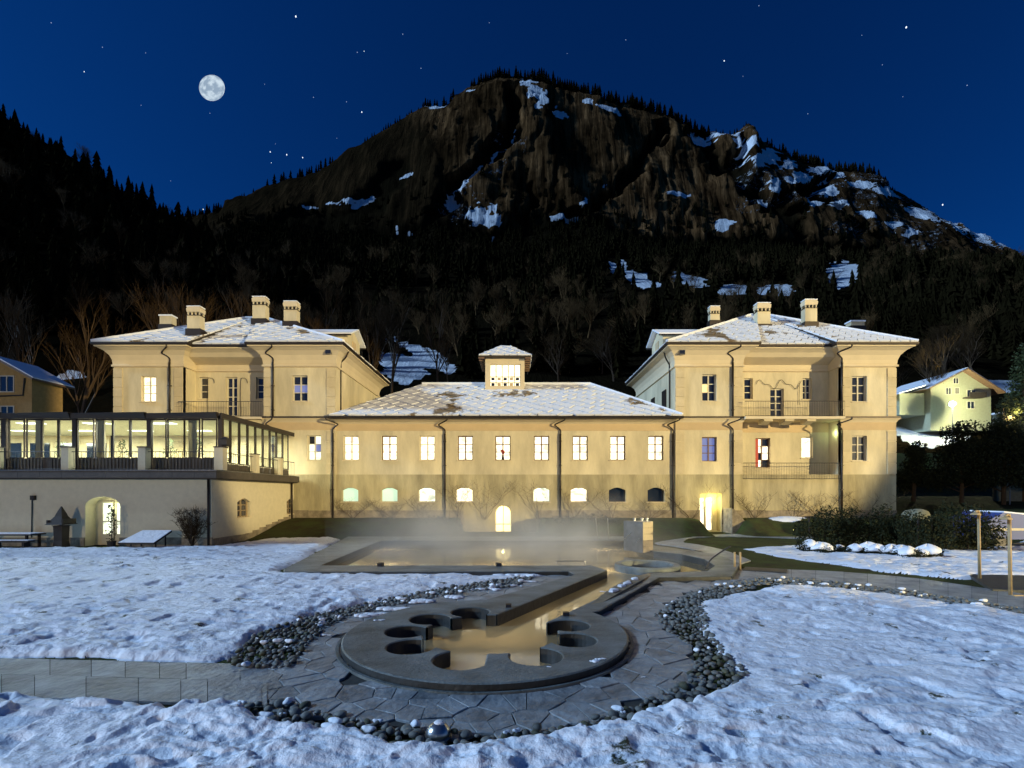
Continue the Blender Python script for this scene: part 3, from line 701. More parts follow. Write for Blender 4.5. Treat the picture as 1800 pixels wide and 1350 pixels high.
# vase in the fifth window
vx = FX(884, YC); vz = FZ(809, YC)
v = thing('flower_vase', 'vase of red flowers standing on the sill of the middle bath house window', 'vase', (vx, YC+.1, vz))
m = MB(); m.lathe([(.05, vz+.0), (.10, vz+.08), (.11, vz+.2), (.06, vz+.34), (.08, vz+.4)], (vx, YC+.1), 12); m.build('vessel', M['wood_dark'], v, True)
m = MB()
for k in range(22):
    a = random.uniform(0, 6.28); r = random.uniform(.02, .2); c = Vector((vx+r*math.cos(a), YC+.1+.4*r*math.sin(a), vz+.5+random.uniform(0, .28)))
    m.tube([(vx, YC+.1, vz+.38), c], .008, 3); m.cbox(c, .09, .09, .07)
m.build('flowers', M['petal'], v)['kind'] = 'stuff'
# cupola
cw0, cw1 = FX(853, 42.2), FX(922, 42.2); cz0, cz1 = FZ(688, 42.2), FZ(630, 42.2); cyf = 42.2; cyb = cyf+(cw1-cw0)
cu = MB(); wx0, wx1, wz0, wz1 = FX(861, cyf), FX(915, cyf), FZ(679, cyf), FZ(640, cyf)
plate(cu, [(cw0, cz0-.8), (cw1, cz0-.8), (cw1, cz1), (cw0, cz1)], [hole_rect(wx0, wx1, wz0, wz1)], lambda u, v, w_: (u, cyf+w_, v), .25)
cu.box(cw0, cw0+.2, cyf+.26, cyb, cz0-.8, cz1); cu.box(cw1-.2, cw1, cyf+.26, cyb, cz0-.8, cz1); cu.box(cw0, cw1, cyb, cyb+.2, cz0-.8, cz1)
cuo = cu.build('cupola', M['cornice'], cb)
m = MB(); m.box(wx0, wx1, cyf+.4, cyf+.45, wz0, wz1); m.build('lit_screen', M['glow'], cuo)
cwid = (wx1-wx0)/5
for i in range(6):
    m = MB(); x = wx0+i*cwid; m.box(x-.05 if i else x, x+.05 if i < 5 else x, cyf+.18, cyf+.26, wz0, wz1); m.build('mullion', M['white_frame'], cuo)
hh = wz1-wz0
for zz in (.0, .17, .43):
    m = MB(); m.box(wx0, wx1, cyf+.17, cyf+.25, wz0+hh*zz, wz0+hh*zz+.07); m.build('transom', M['white_frame'], cuo)
for i in range(5):
    for (a, b) in ((.04, .16), (.29, .41)):
        m = MB(); x = wx0+i*cwid; m.box(x+.12, x+cwid-.12, cyf+.19, cyf+.22, wz0+hh*a, wz0+hh*b); m.build('dark_pane', M['glass_dark'] if (i+int(a*10)) % 2 == 0 else M['frieze'], cuo)
m = MB(); m.box(cw0-.09, cw1+.09, cyf-.09, cyf+.02, cz0-.25, cz0+.0); m.build('flashing', M['gutter'], cuo)
o_ = .55; rx0, rx1, ry0, ry1 = cw0-o_, cw1+o_, cyf-o_, cyb+o_; zc = FZ(628, cyf); ze2 = FZ(611, cyf+1.7)
m = MB(); m.loft([[(rx0, ry0, zc-.12), (rx1, ry0, zc-.12), (rx1, ry1, zc-.12), (rx0, ry1, zc-.12)], [(rx0, ry0, zc), (rx1, ry0, zc), (rx1, ry1, zc), (rx0, ry1, zc)], [(rx0+1.9, ry0+1.9, ze2), (rx1-1.9, ry0+1.9, ze2), (rx1-1.9, ry1-1.9, ze2), (rx0+1.9, ry1-1.9, ze2)]]); cro = m.build('cupola_roof', M['underlay'], cb)
slates(cro, [(rx0, ry0, zc), (rx1, ry0, zc), (rx1-1.9, ry0+1.9, ze2), (rx0+1.9, ry0+1.9, ze2)], .7, .9, [M['slate']], seed=31)
slates(cro, [(rx1, ry0, zc), (rx1, ry1, zc), (rx1-1.9, ry1-1.9, ze2), (rx1-1.9, ry0+1.9, ze2)], .7, .9, [M['slate']], seed=32)
for s in (rx0, rx1):
    for k in range(7):
        m = MB(); y = ry0+.1+k*(ry1-ry0-.2)/6; m.box(min(s, s+(.5 if s == rx0 else -.5)), max(s, s+(.5 if s == rx0 else -.5)), y-.05, y+.05, zc-.26, zc-.125); m.build('rafter_end', M['brown_frame'], cro)
lamp('cupola_lamp', 'POINT', ((cw0+cw1)/2, cyf+1.2, cz1-.3), 60, (1, .85, .5), size=.3)
# climbers on the base walls: bare espalier stems
def climber(x, y, z0, h, label, group, seed, spread=.8):
    r = random.Random(seed); t = thing('bare_climber', label, 'climbing plant', (x, y, z0), 0, group); m = MB(); tw = MB()
    for k in range(5):
        px_, pz = x+r.uniform(-.15, .15), z0; path = [(px_, y, pz)]; dx = r.uniform(-spread, spread)*.2
        n = 9
        for i in range(n):
            px_ += dx+r.uniform(-.1, .1); pz += h/n*r.uniform(.6, 1.1); path.append((px_, y-.02-r.uniform(0, .03), pz))
            if i > 1:
                for s_ in (0, 1, 2):
                    q = [(px_, y-.03, pz)]; qx, qz = px_, pz; ddx = r.uniform(-.22, .22)
                    for _ in range(3): qx += ddx+r.uniform(-.06, .06); qz += r.uniform(.05, .22); q.append((qx, y-.03, qz))
                    tw.tube(q, .005, 3, False)
        m.tube(path, [.022*(1-i/(n+2)) for i in range(n+1)], 4)
    m.build('stem', M['bark'], t); tw.build('twigs', M['twig'], t)['kind'] = 'stuff'
ORD = ('first', 'second', 'third', 'fourth', 'fifth', 'sixth', 'seventh', 'eighth', 'ninth')
for k, px in enumerate((622, 690, 745, 806, 850, 945, 1008, 1075, 1140)):
    climber(FX(px), YF-.2, 1.0, random.uniform(1.2, 3.3 if px > 790 else 1.6), 'leafless climber on the base wall of the bath house below its %s upper window' % ORD[k], 'bare climbers on the base wall', 100+k, 1.4)
for k, (px, lab) in enumerate(((1212, 'leafless climber on the base wall just left of the amber doorway'), (1325, 'leafless climber on the wall below the left end of the lower balcony'), (1390, 'widely branching leafless climber below the middle of the lower balcony'), (1446, 'leafless climber below the right end of the lower balcony'), (1522, 'leafless climber on the base wall near the right corner of the right wing'))):
    climber(FX(px), YF-.2, 1.0, random.uniform(1.8, 3.2), lab, 'bare climbers on the base wall', 200+k, 1.6)
# ================================================================ GLAZED TERRACE AND ITS BASE
YA = 27.7; XS = (372-CX)*YA/F; XL = -44.0; zT0, zT1 = 3.82, 4.3
an = thing('lower_building', 'low plastered base building carrying the glazed terrace with an arched door', 'building', (-24, YA, 0))
d0, d1 = FX(150, YA), FX(211, YA); dtop = FZ(873, YA)
arch2 = [(d0, 0), (d1, 0)]+[((d0+d1)/2+(d1-d0)/2*math.cos(math.pi*k/14), dtop-.55+.55*math.sin(math.pi*k/14)) for k in range(15)]
m = MB(); plate(m, [(XL, 0), (XS-.004, 0), (XS-.004, zT0), (XL, zT0)], [arch2], lambda u, v, w_: (u, YA+w_, v), .7)
sw = []
for pa, pb, pt, pbm in ((417, 440, 876, 909), (504, 519, 876, 903)):
    ya, yb = XS*F/(pa-CX), XS*F/(pb-CX); ym = (ya+yb)/2; sw.append((min(ya, yb), max(ya, yb), CZ+(HY-pbm)*ym/F, CZ+(HY-pt)*ym/F))
plate(m, [(YA+.004, 0), (YF, 0), (YF, zT0), (YA+.004, zT0)], [hole_rect(a, b, c, e, .25) for a, b, c, e in sw], lambda u, v, w_: (XS-w_, u, v), .35)
m.build('wall', M['post'], an)
for a, b, c, e in sw:
    window(an, a, b, c, e, XS, M['glass_dark'], M['wood_pale'], 3, 2, axis='x', sign=1, name='arched_window', depth=.22)
    g = MB()
    for q in range(5):
        y = a+(b-a)*(q+.5)/5; g.tube([(XS-.06, y, c), (XS-.06, y, e-.12)], .012, 4)
    g.build('window_grille', M['rail'], an)
n = 12
for k in range(n):      # stone plinth along the side wall, stepping up with the ground
    y0_, y1_ = YA+(YF-YA)*k/n, YA+(YF-YA)*(k+1)/n; z = .42+1.1*max(0, (y0_-31)/7)
    p = MB(); p.box(XS-.01, XS+.09, y0_+.01, y1_-.01, 0, z); p.build('plinth_stone', M['plinth'], an)
for a, b in ((XL, d0-.0), (d1, XS+.09)):
    nn = round((b-a)/1.3)
    for k in range(nn):
        p = MB(); p.box(a+(b-a)*k/nn+.01, a+(b-a)*(k+1)/nn-.01, YA-.09, YA-.002, 0, .5); p.build('plinth_stone', M['plinth'], an)
p = MB(); p.box(XL, XS+.62, YA-.55, YF-.4, zT0+.06, zT1); p.build('terrace_slab', M['panel_dark'], an)
p = MB(); p.box(XL, XS+.5, YA-.4, YF-.42, zT0-.0, zT0+.058); p.build('slab_trim', M['gutter'], an)
n = 22
for k in range(n):
    a = XL+(XS+.62-XL)*k/n; b = XL+(XS+.62-XL)*(k+1)/n
    p = MB(); p.box(a+.005, b-.005, YA-.58, YA-.552, zT0+.09, zT1-.09); p.build('fascia_board', M['panel_dark'], an)
p = MB(); p.box(XL, XS+.64, YA-.6, YA-.3, zT1+.001, zT1+.05); p.box(XS+.34, XS+.64, YA-.3, YF-.45, zT1+.001, zT1+.05); p.build('coping_edge', M['steel_dark'], an)
m = MB(); m.tube([(XS-.12, YA-.1, zT0), (XS-.12, YA-.1, 0)], .07, 8); m.build('downspout', M['gutter'], an, True)
m = MB(); m.tube([(XS+.12, 37.4, zT0), (XS+.12, 37.4, 1.0)], .08, 8); m.build('downspout', M['gutter'], an, True)
m = MB(); m.box(FX(57, YA), FX(64, YA), YA-.15, YA, FZ(879, YA), FZ(871, YA)); m.tube([(FX(58, YA), YA-.05, FZ(879, YA)), (FX(57, YA), YA-.05, .4)], .03, 5); m.build('wall_box', M['gutter'], an)
dr = thing('arched_entrance_door', 'arched double door glowing mint white under the glazed terrace', 'door', ((d0+d1)/2, YA+.6, 0))
xm = FX(186, YA)
for (xa, xb) in ((FX(163, YA), xm-.06), (xm+.06, FX(207, YA))):
    f = MB(); zt = FZ(882, YA); f.box(xa, xa+.07, YA+.6, YA+.68, .1, zt); f.box(xb-.07, xb, YA+.6, YA+.68, .1, zt); f.box(xa+.07, xb-.07, YA+.6, YA+.68, .1, .65); f.box(xa+.07, xb-.07, YA+.6, YA+.68, 1.35, 1.41); f.box(xa+.07, xb-.07, YA+.6, YA+.68, zt-.08, zt)
    fo = f.build('door_leaf', M['white_frame'], dr)
    g = MB(); g.box(xa+.07, xb-.07, YA+.64, YA+.66, .65, zt-.08); g.build('pane', M['glow_white'], fo)
    g = MB(); g.tube([(xb-.1 if xa < xm-.1 else xa+.1, YA+.57, 1.2), (xb-.2 if xa < xm-.1 else xa+.2, YA+.57, 1.2)], .018, 5); g.build('handle', M['steel'], fo)
p = MB(); p.box(d0, d1, YA+.69, YA+.8, 0, dtop); p.build('door_surround', M['post'], an)
lamp('terrace_door_lamp', 'POINT', (FX(186, YA), YA+.25, 2.2), 16, (.9, 1, .55), size=.02)

# glasshouse
gh = thing('glass_pavilion', 'long glazed terrace pavilion with dark frames lit from inside', 'glasshouse', (-24, 28.5, zT1))
YG = 28.5; XG = -17.33; zG0 = zT1+.02; zH = FZ(727, YG); zP = FZ(804, YG)
p = MB(); p.box(XL, XG-.05, YG, YF-.5, zG0, zG0+.03); p.build('floor', M['floor_in'], gh)
p = MB(); p.box(XL, XG-.1, YG+.2, YF-.45, zH-.22, zH-.16); p.build('ceiling', M['ceiling'], gh)
p = MB(); p.box(XL, XG+.18, YG-.3, YF-.42, zH-.155, zH-.02); p.build('roof', M['metal_dark'], gh)
# fascia in tilted sections along the front, one per bay
bays = [-245, -117, 9, 132, 263, 388]
for a, b in zip(bays[:-1], bays[1:]):
    xa, xb = FX(a, YG), FX(b, YG); f = MB()
    f.loft([[(xa, YG-.34, zH-.04), (xa, YG-.30, zH-.34), (xa, YG-.2, zH-.34), (xa, YG-.2, zH+.0)], [(xb-.02, YG-.48, zH+.02), (xb-.02, YG-.30, zH-.34), (xb-.02, YG-.2, zH-.34), (xb-.02, YG-.2, zH+.04)]]); f.build('fascia', M['metal_dark'], gh)
f = MB(); f.box(XG+.15, XG+.22, YG-.3, YF-.45, zH-.3, zH-.0); f.build('fascia', M['metal_dark'], gh)
for a in bays:
    x = FX(a, YG); p = MB(); p.box(x-.12, x+.12, YG-.08, YG+.12, zG0, zH-.16); p.build('post', M['metal_dark'], gh)
wins = [(17, 42), (48, 72), (75, 101), (105, 129), (137, 164), (170, 197), (200, 227), (231, 259), (267, 291), (296, 323), (325, 350), (356, 380)]
for k in (-1, -2): wins += [(a+k*127, b+k*127) for a, b in ((17, 42), (48, 72), (75, 101), (105, 129))]
for a, b in wins:
    xa, xb = FX(a, YG), FX(b, YG); e = .05
    f = MB(); f.box(xa-e, xa, YG-.03, YG+.05, zP, zH-.3); f.box(xb, xb+e, YG-.03, YG+.05, zP, zH-.3); f.box(xa, xb, YG-.03, YG+.05, zP-e, zP); f.box(xa, xb, YG-.03, YG+.05, zH-.4, zH-.3)
    fo = f.build('window', M['metal_dark'], gh); g = MB(); g.box(xa, xb, YG, YG+.012, zP, zH-.4); g.build('pane', M['glass'], fo)
for a, b in zip(bays[:-1], bays[1:]):       # slatted timber apron under the windows
    xa, xb = FX(a, YG)+.12, FX(b, YG)-.12; p = MB(); p.box(xa, xb, YG-.0, YG+.04, zG0, zP-.05); ap = p.build('apron', M['panel_dark'], gh)
    n = 20
    for k in range(n):
        if random.random() < .05: continue
        s = MB(); x = xa+(xb-xa)*(k+.5)/n; s.box(x-.055, x+.055, YG-.035, YG-.002, zG0+.05, zP-.08); s.build('slat', M['panel_dark'], ap)
# side glazing
sb = [YG]; nb = 9
for k in range(1, nb+1): sb.append(YG+(YF-1.0-YG)*k/nb)
for i in range(nb):
    ya, yb = sb[i]+.04, sb[i+1]-.04
    f = MB(); e = .05; f.box(XG-.04, XG+.04, ya, ya+e, zG0+.5, zH-.2); f.box(XG-.04, XG+.04, yb-e, yb, zG0+.5, zH-.2); f.box(XG-.04, XG+.04, ya+e, yb-e, zG0+.5, zG0+.56); f.box(XG-.04, XG+.04, ya+e, yb-e, zH-.3, zH-.2)
    fo = f.build('window', M['metal_dark'], gh); g = MB(); g.box(XG-.006, XG+.006, ya+e, yb-e, zG0+.56, zH-.3); g.build('pane', M['glass'], fo)
    p = MB(); p.box(XG-.03, XG+.03, ya, yb, zG0, zG0+.48); p.build('apron_panel', M['panel_dark'], gh)
# back wall of the pavilion, left of the wing
p = MB(); p.box(XL, FX(200), YF-.45, YF-.3, zG0, zH-.22)
p.build('back_wall', M['plaster'], gh)
for x in np.arange(-42, -32.5, 2.2):
    p = MB(); p.box(x, x+1.5, YF-.5, YF-.46, zG0+.7, zH-.8); p.build('back_window', M['glass_dark'], gh)
for x in np.arange(-40, -19, 4.2):
    for y in (30.6, 34.2):
        p = MB(); p.box(x, x+1.5, y, y+.5, zH-.26, zH-.222); p.build('light_panel', M['strip'], gh)
lamp('pavilion_light', 'AREA', (-22, 32.5, zH-.3), 2500, (.96, 1, .84), (-22, 32.5, 0), 5)
lamp('pavilion_light', 'AREA', (-31, 32.5, zH-.3), 2500, (.96, 1, .84), (-31, 32.5, 0), 5)
lamp('pavilion_light', 'AREA', (-39, 32.5, zH-.3), 1700, (.96, 1, .84), (-39, 32.5, 0), 4)
# white posts along the terrace edge
for a in (-6, 120, 254, 388):
    x = FX(a, YA-.1); t = thing('terrace_post', {-130: 'white terrace post outside the left edge of the frame', -6: 'white terrace post cut by the left edge of the frame', 120: 'white terrace post before the first full bay of glazing', 254: 'white terrace post before the middle of the glazing', 388: 'thicker white corner post of the terrace carrying the dark lantern'}[a], 'post', (x, YA-.1, zT1+.05), 0, 'white posts along the front edge of the terrace')
    w_ = .42 if a < 380 else .5
    p = MB(); p.box(x-w_/2, x+w_/2, YA-.32, YA+.1, zT1+.051, zT1+1.32); p.build('shaft', M['post'], t); p = MB(); p.box(x-w_/2-.04, x+w_/2+.04, YA-.36, YA+.14, zT1+1.32, zT1+1.39); p.build('cap', M['metal_dark'], t)
for pa in (448, 490):
    y = (XS+.4)*F/(pa-CX); x = XS+.4; t = thing('terrace_post', {448: 'white side post of the terrace, the one nearer the corner lantern', 490: 'white side post of the terrace, the one nearer the bath house'}[pa], 'post', (x, y, zT1+.05), 0, 'white posts along the side edge of the terrace')
    p = MB(); p.box(x-.2, x+.2, y-.2, y+.2, zT1+.051, zT1+1.25); p.build('shaft', M['post'], t); p = MB(); p.box(x-.24, x+.24, y-.24, y+.24, zT1+1.25, zT1+1.31); p.build('cap', M['metal_dark'], t)
tr = thing('terrace_railing', 'thin dark iron railing between the white posts of the terrace', 'railing', (-24, YA-.1, zT1+.05))
railing(tr, [(XL, YA-.1), (XS+.4, YA-.1)], zT1+.06, zT1+1.1, .22, 'front_rail'); railing(tr, [(XS+.4, YA-.1), (XS+.4, YF-.8)], zT1+.06, zT1+1.1, .22, 'side_rail')
# lamp on the corner post
t = thing('post_lantern', 'dark box lantern standing on the corner post of the terrace', 'lantern', (XS, YA-.1, zT1+1.4))
x = FX(396, YA-.1); p = MB(); p.loft([[(x-.18*s, YA-.1-.18*s, z), (x+.18*s, YA-.1-.18*s, z), (x+.18*s, YA-.1+.18*s, z), (x-.18*s, YA-.1+.18*s, z)] for s, z in ((.6, zT1+1.4), (1, zT1+1.5), (1, zT1+1.8), (1.2, zT1+1.82), (.2, zT1+1.95))]); p.build('lantern_body', M['rail'], t)
# terrace furniture
def cafe_table(loc, label):
    t = thing('cafe_table', label, 'table', loc, 0, 'cafe tables inside the glazed terrace')
    x, y, z = loc; m = MB(); m.lathe([(.4, z+.72), (.42, z+.735), (.42, z+.75), (.4, z+.76)], (x, y), 20); m.build('tabletop', M['wood_pale'], t)
    m = MB(); m.lathe([(.22, z), (.2, z+.03), (.035, z+.06), (.035, z+.72)], (x, y), 10); m.build('leg', M['rail'], t)
def cafe_chair(proto=[None], loc=None, rz=0):
    if proto[0] is None:
        t = thing('cafe_chair', 'dark slim terrace chair beside a table behind the glazing', 'chair', (0, 0, 0), 0, 'cafe chairs inside the glazed terrace')
        m = MB(); m.box(-.2, .2, -.2, .2, .43, .46); m.build('seat', M['wood_dark'], t)
        for sx in (-1, 1):
            m = MB(); m.tube([(sx*.18, -.18, 0), (sx*.18, -.18, .43)], .015, 5); m.build('leg', M['rail'], t)
            m = MB(); m.tube([(sx*.18, .22, 0), (sx*.18, .18, .45), (sx*.18, .25, .9)], .015, 5); m.build('leg', M['rail'], t)
        m = MB()
        for zz in (.6, .72, .84): m.box(-.18, .18, .2+(zz-.45)*.12, .22+(zz-.45)*.12, zz, zz+.06)
        m.build('backrest', M['wood_dark'], t); proto[0] = t; o = t
    else: o = copy_tree(proto[0])
    o.location = loc; o.rotation_euler = (0, 0, rz); return o
r = random.Random(5)
for i in range(9):
    x = -18.9-i*1.75; y = 29.9+r.uniform(0, .5)
    cafe_table((x, y, zG0+.03), 'round cafe table on a single leg behind the terrace glazing')
    for s in (-1, 1): cafe_chair(loc=(x+s*.62, y+r.uniform(-.1, .1), zG0+.03), rz=-s*math.pi/2+r.uniform(-.3, .3))
def potted_plant(loc, h, seed, label, leafm='leaf', group=None, wide=.4):
    r = random.Random(seed); t = thing('potted_plant', label, 'plant', loc, 0, group); x, y, z = loc
    m = MB(); m.lathe([(.16, z), (.22, z+.35), (.24, z+.36), (.2, z+.34)], (x, y), 12); m.build('pot', M['wood_dark'], t)
    m = MB()
    for k in range(160):
        a = r.uniform(0, 6.28); zz = z+.35+h*r.random()**.8; rr = wide*math.sin(min(1, (zz-z)/h)*2.6)*r.random()**.5; c = Vector((x+rr*math.cos(a), y+rr*math.sin(a), zz)); s = r.uniform(.05, .12)
        dv = Vector((r.uniform(-1, 1), r.uniform(-1, 1), r.uniform(-.5, 1))).normalized(); e = dv.orthogonal().normalized()*s*.4
        m.add([c-e, c+dv*s*1.3, c+e], [(0, 1, 2)])
    m.build('foliage', M[leafm], t)['kind'] = 'stuff'; m = MB(); m.tube([(x, y, z+.3), (x, y, z+h*.9)], .02, 5); m.build('stem', M['bark'], t)
for i, x in enumerate((-20.6, -22.8, -26.4, -31.0)): potted_plant((x, 31.5+i*.5, zG0+.03), 1.9, 40+i, 'tall leafy plant in a pot behind the terrace glazing', group='potted plants inside the glazed terrace')
for i, x in enumerate((-19.4, -24.9, -28.6)):
    t = thing('drape', 'pale hanging drape drawn together behind the terrace glazing', 'curtain', (x, 29.1, zG0), 0, 'drapes behind the terrace glazing')
    m = MB(); pts = [(x-.25+.5*k/16, 29.1+.05*math.sin(k*1.6)) for k in range(17)]; m.loft([[(a, b, z) for a, b in pts] for z in (zG0+.1, zH-.25)], False, False, closed=False); m.build('cloth', M['post'], t)

# ---------------------------------------------------------------- things in front of the terrace base
gx = lambda px, Y: FX(px, Y)
Y = 26.9
t = thing('wooden_bird_feeder_post', 'dark carved wooden post with pointed roof beside the arched door', 'garden ornament', (gx(108, Y), Y, 0))
x = gx(108, Y); m = MB(); m.loft([[(x-s, Y-s, z), (x+s, Y-s, z), (x+s, Y+s, z), (x-s, Y+s, z)] for s, z in ((.26, 0), (.22, .4), (.24, 1.2), (.3, 1.25))]); m.build('post', M['wood_dark'], t)
m = MB(); m.loft([[(x-s, Y-s, z), (x+s, Y-s, z), (x+s, Y+s, z), (x-s, Y+s, z)] for s, z in ((.5, 1.3), (.42, 1.36), (.2, 1.75), (.14, 1.95), (.02, 2.3))]); m.build('pointed_roof', M['wood_dark'], t)
m = MB(); m.box(x-.46, x-.36, Y-.4, Y+.4, 1.36, 1.55); m.box(x+.36, x+.46, Y-.4, Y+.4, 1.36, 1.62); m.build('side_wing', M['wood_dark'], t)
potted_plant((gx(196, 27), 27.0, 0), 2.0, 77, 'slim dark shrub in a pot at the right of the arched door', 'bush', wide=.3)
t = thing('covered_lounger', 'low tilted garden lounger board dusted with snow against the terrace base', 'lounger', (gx(250, 26.6), 26.6, 0))
a, b = gx(212, 26.2), gx(298, 26.9); m = MB(); m.loft([[(a, 26.0, .28), (b-.2, 26.0, .28), (b-.2, 26.0, .36), (a, 26.0, .36)], [(a+.5, 27.1, .85), (b, 27.1, .85), (b, 27.1, .93), (a+.5, 27.1, .93)]]); m.build('board', M['wood_dark'], t)
m = MB(); m.loft([[(a+.02, 26.02, .362), (b-.22, 26.02, .362), (b-.22, 26.02, .39), (a+.02, 26.02, .39)], [(a+.52, 27.08, .932), (b-.02, 27.08, .932), (b-.02, 27.08, .965), (a+.52, 27.08, .965)]]); m.build('snow_cover', M['snow'], t)
m = MB(); 
for xx in (a+.4, b-.4): m.tube([(xx, 26.4, 0), (xx, 26.4, .42)], .04, 6); m.tube([(xx+.1, 27.0, 0), (xx+.1, 27.0, .8)], .04, 6)
m.build('legs', M['wood_dark'], t)
t = thing('garden_table', 'long dark garden table with a thin snow cover at the left wall', 'table', (gx(30, 26.8), 26.8, 0))
a, b = gx(-40, 26.8), gx(66, 26.8); m = MB(); m.box(a, b, 26.4, 27.3, .72, .79); m.build('tabletop', M['wood_dark'], t); m = MB(); m.box(a+.02, b-.02, 26.43, 27.28, .791, .83); m.build('snow_cover', M['snow'], t)
for xx in (a+.3, b-.3):
    for yy in (26.5, 27.2): m = MB(); m.box(xx-.05, xx+.05, yy-.05, yy+.05, 0, .72); m.build('leg', M['wood_dark'], t)
t = thing('garden_bench', 'rounded dark bench with thin snow in front of the garden table', 'bench', (gx(25, 26), 26, 0))
a, b = gx(-20, 26), gx(58, 26); m = MB(); m.loft([[(a+.2, y, z), (b-.2, y, z), (b, y, z+.09), (a, y, z+.09)] for y, z in ((25.8, .4), (26.25, .4))]); m.build('seat', M['wood_dark'], t); m = MB(); m.box(a+.1, b-.1, 25.82, 26.23, .492, .52); m.build('snow_cover', M['snow'], t)
for xx in (a+.4, b-.4): m = MB(); m.box(xx-.06, xx+.06, 25.85, 26.2, 0, .4); m.build('leg', M['wood_dark'], t)

def twig_bush(name, label, cat, loc, h, wd, seed, n=26, m1='bark', m2='twig', group=None):
    r = random.Random(seed); x, y, z = loc; t = thing(name, label, cat, loc, 0, group); a_ = MB(); b_ = MB()
    for k in range(n):
        an_ = r.uniform(0, 6.28); L = h*r.uniform(.6, 1); ex = wd*r.uniform(.2, 1); p = []
        for i in range(6):
            s = i/5; p.append(Vector((x+ex*math.cos(an_)*s**1.2+r.uniform(-.04, .04), y+.6*ex*math.sin(an_)*s+r.uniform(-.04, .04), z+L*s)))
        a_.tube(p, [.018*(1-i/7) for i in range(6)], 3, False)
        for i in range(2, 6):
            for _ in range(5):
                dv = Vector((r.uniform(-1, 1), r.uniform(-1, 1), r.uniform(0, 1))).normalized()*r.uniform(.15, .4)
                q = p[i]+dv; b_.tube([p[i], p[i]+dv*.5+Vector((0, 0, .03)), q], .006, 3, False)
                for _ in range(2): b_.tube([q-dv*.3, q+Vector((r.uniform(-.15, .15), r.uniform(-.1, .1), r.uniform(0, .15)))], .005, 3, False)
    a_.build('stems', M[m1], t)['kind'] = 'stuff'; b_.build('twigs', M[m2], t)['kind'] = 'stuff'; return t
twig_bush('leafless_shrub', 'rounded leafless shrub against the terrace base beside the dark downspout', 'shrub', (gx(338, 27.1), 27.1, 0), 1.95, 1.1, 55, 40)
# ================================================================ BATH: WATER, RIM, COPING
ZR, ZW = .15, -.13
GT = lambda px, py: G(px, py, ZR)
C0 = (-.58, 10.15)
LOB = [(16, 1.74, .48), (-19, 1.74, .48), (-60, 1.74, .50), (-104, 1.74, .52), (-146, 1.74, .48), (-180.5, 1.74, .47), (145, 1.75, .49), (109, 1.76, .49)]
CL = (-.50, 10.02)        # the rosette sits a little off the rim's centre
lob = [(CL[0]+q*math.cos(math.radians(a)), CL[1]+q*math.sin(math.radians(a)), rr) for a, q, rr in LOB]
pool = [GT(*p) for p in [(562, 994), (668, 950), (1116, 950), (1124, 962), (1150, 969), (1200, 974), (1240, 983), (1258, 994), (1244, 1004), (1148, 1007), (963, 1093), (930, 1125), (890, 1120), (872, 1080), (1066, 1002), (1040, 994)]]
outer = [GT(*p) for p in [(500, 1000), (612, 943), (1134, 943), (1142, 958), (1200, 965), (1262, 975), (1300, 990), (1285, 1012), (1158, 1014), (1052, 1073), (985, 1090), (950, 1140), (870, 1120), (812, 1066), (1012, 1010), (1000, 1004), (500, 1005)]]
blk = [(-.48, 7.8), (-.14, 7.8), (-.15, 8.62), (-.47, 8.62)]
def inW(x, y):
    x = np.asarray(x, float); y = np.asarray(y, float)
    k = in_poly(x, y, pool) | (np.hypot(x-CL[0], y-CL[1]) < 1.42)
    for a, b, rr in lob: k |= np.hypot(x-a, y-b) < rr
    return k & ~in_poly(x, y, blk)
def inD(x, y):
    x = np.asarray(x, float); y = np.asarray(y, float)
    return in_poly(x, y, outer) | (np.hypot(x-C0[0], y-C0[1]) < 2.86)
shapes = [pool, outer, circ(*CL, 1.42, 72), circ(*C0, 2.86, 110), blk]+[circ(a, b, rr, 36) for a, b, rr in lob]
V, T = cdt(shapes)
TD = fill(V, T, lambda x, y: inD(x, y) & ~inW(x, y)); TW = fill(V, T, inW)
bt = thing('thermal_bath', 'flower shaped stone soaking pool joined by a channel to the long steaming basin', 'pool', (C0[0], C0[1], 0))
ew = boundary(TW); top = MB(); sd = MB()
# small rounded arris along every edge of the rim
top.add([(x, y, ZR) for x, y in V], TD)
for a, b in boundary(TD):
    (x0, y0), (x1, y1) = V[a], V[b]; L = math.hypot(x1-x0, y1-y0)+1e-9; nx, ny = (y1-y0)/L, -(x1-x0)/L
    e = .03; top.add([(x0, y0, ZR), (x1, y1, ZR), (x1+nx*e, y1+ny*e, ZR-.018), (x0+nx*e, y0+ny*e, ZR-.018)], [(0, 3, 2, 1)])
    inner = inW(np.array([(x0+x1)/2+nx*.05]), np.array([(y0+y1)/2+ny*.05]))[0]; zb = -1.25 if inner else -.1
    sd.add([(x0+nx*e, y0+ny*e, ZR-.018), (x1+nx*e, y1+ny*e, ZR-.018), (x1+nx*e, y1+ny*e, zb), (x0+nx*e, y0+ny*e, zb)], [(0, 3, 2, 1)])
top.build('rim', M['stone_rim'], bt); sd.build('rim_side', M['stone_side'], bt)
m = MB(); m.add([(x, y, -1.25) for x, y in V], TW); m.build('basin_floor', M['basin'], bt)
m = MB(); m.add([(x, y, ZW) for x, y in V], TW); wo = m.build('water', M['water']); wo['kind'] = 'structure'
# groove ring outside the disc and small lights on the coping
m = MB(); n = 90; A0, A1 = math.radians(-200), math.radians(28)
m.loft([[(C0[0]+r_*math.cos(A0+(A1-A0)*k/n), C0[1]+r_*math.sin(A0+(A1-A0)*k/n), z) for k in range(n+1)] for r_, z in ((2.93, .0), (2.93, .045), (2.99, .05), (2.99, 0))], False, False, closed=False); m.build('outer_ring', M['stone_rim'], bt)
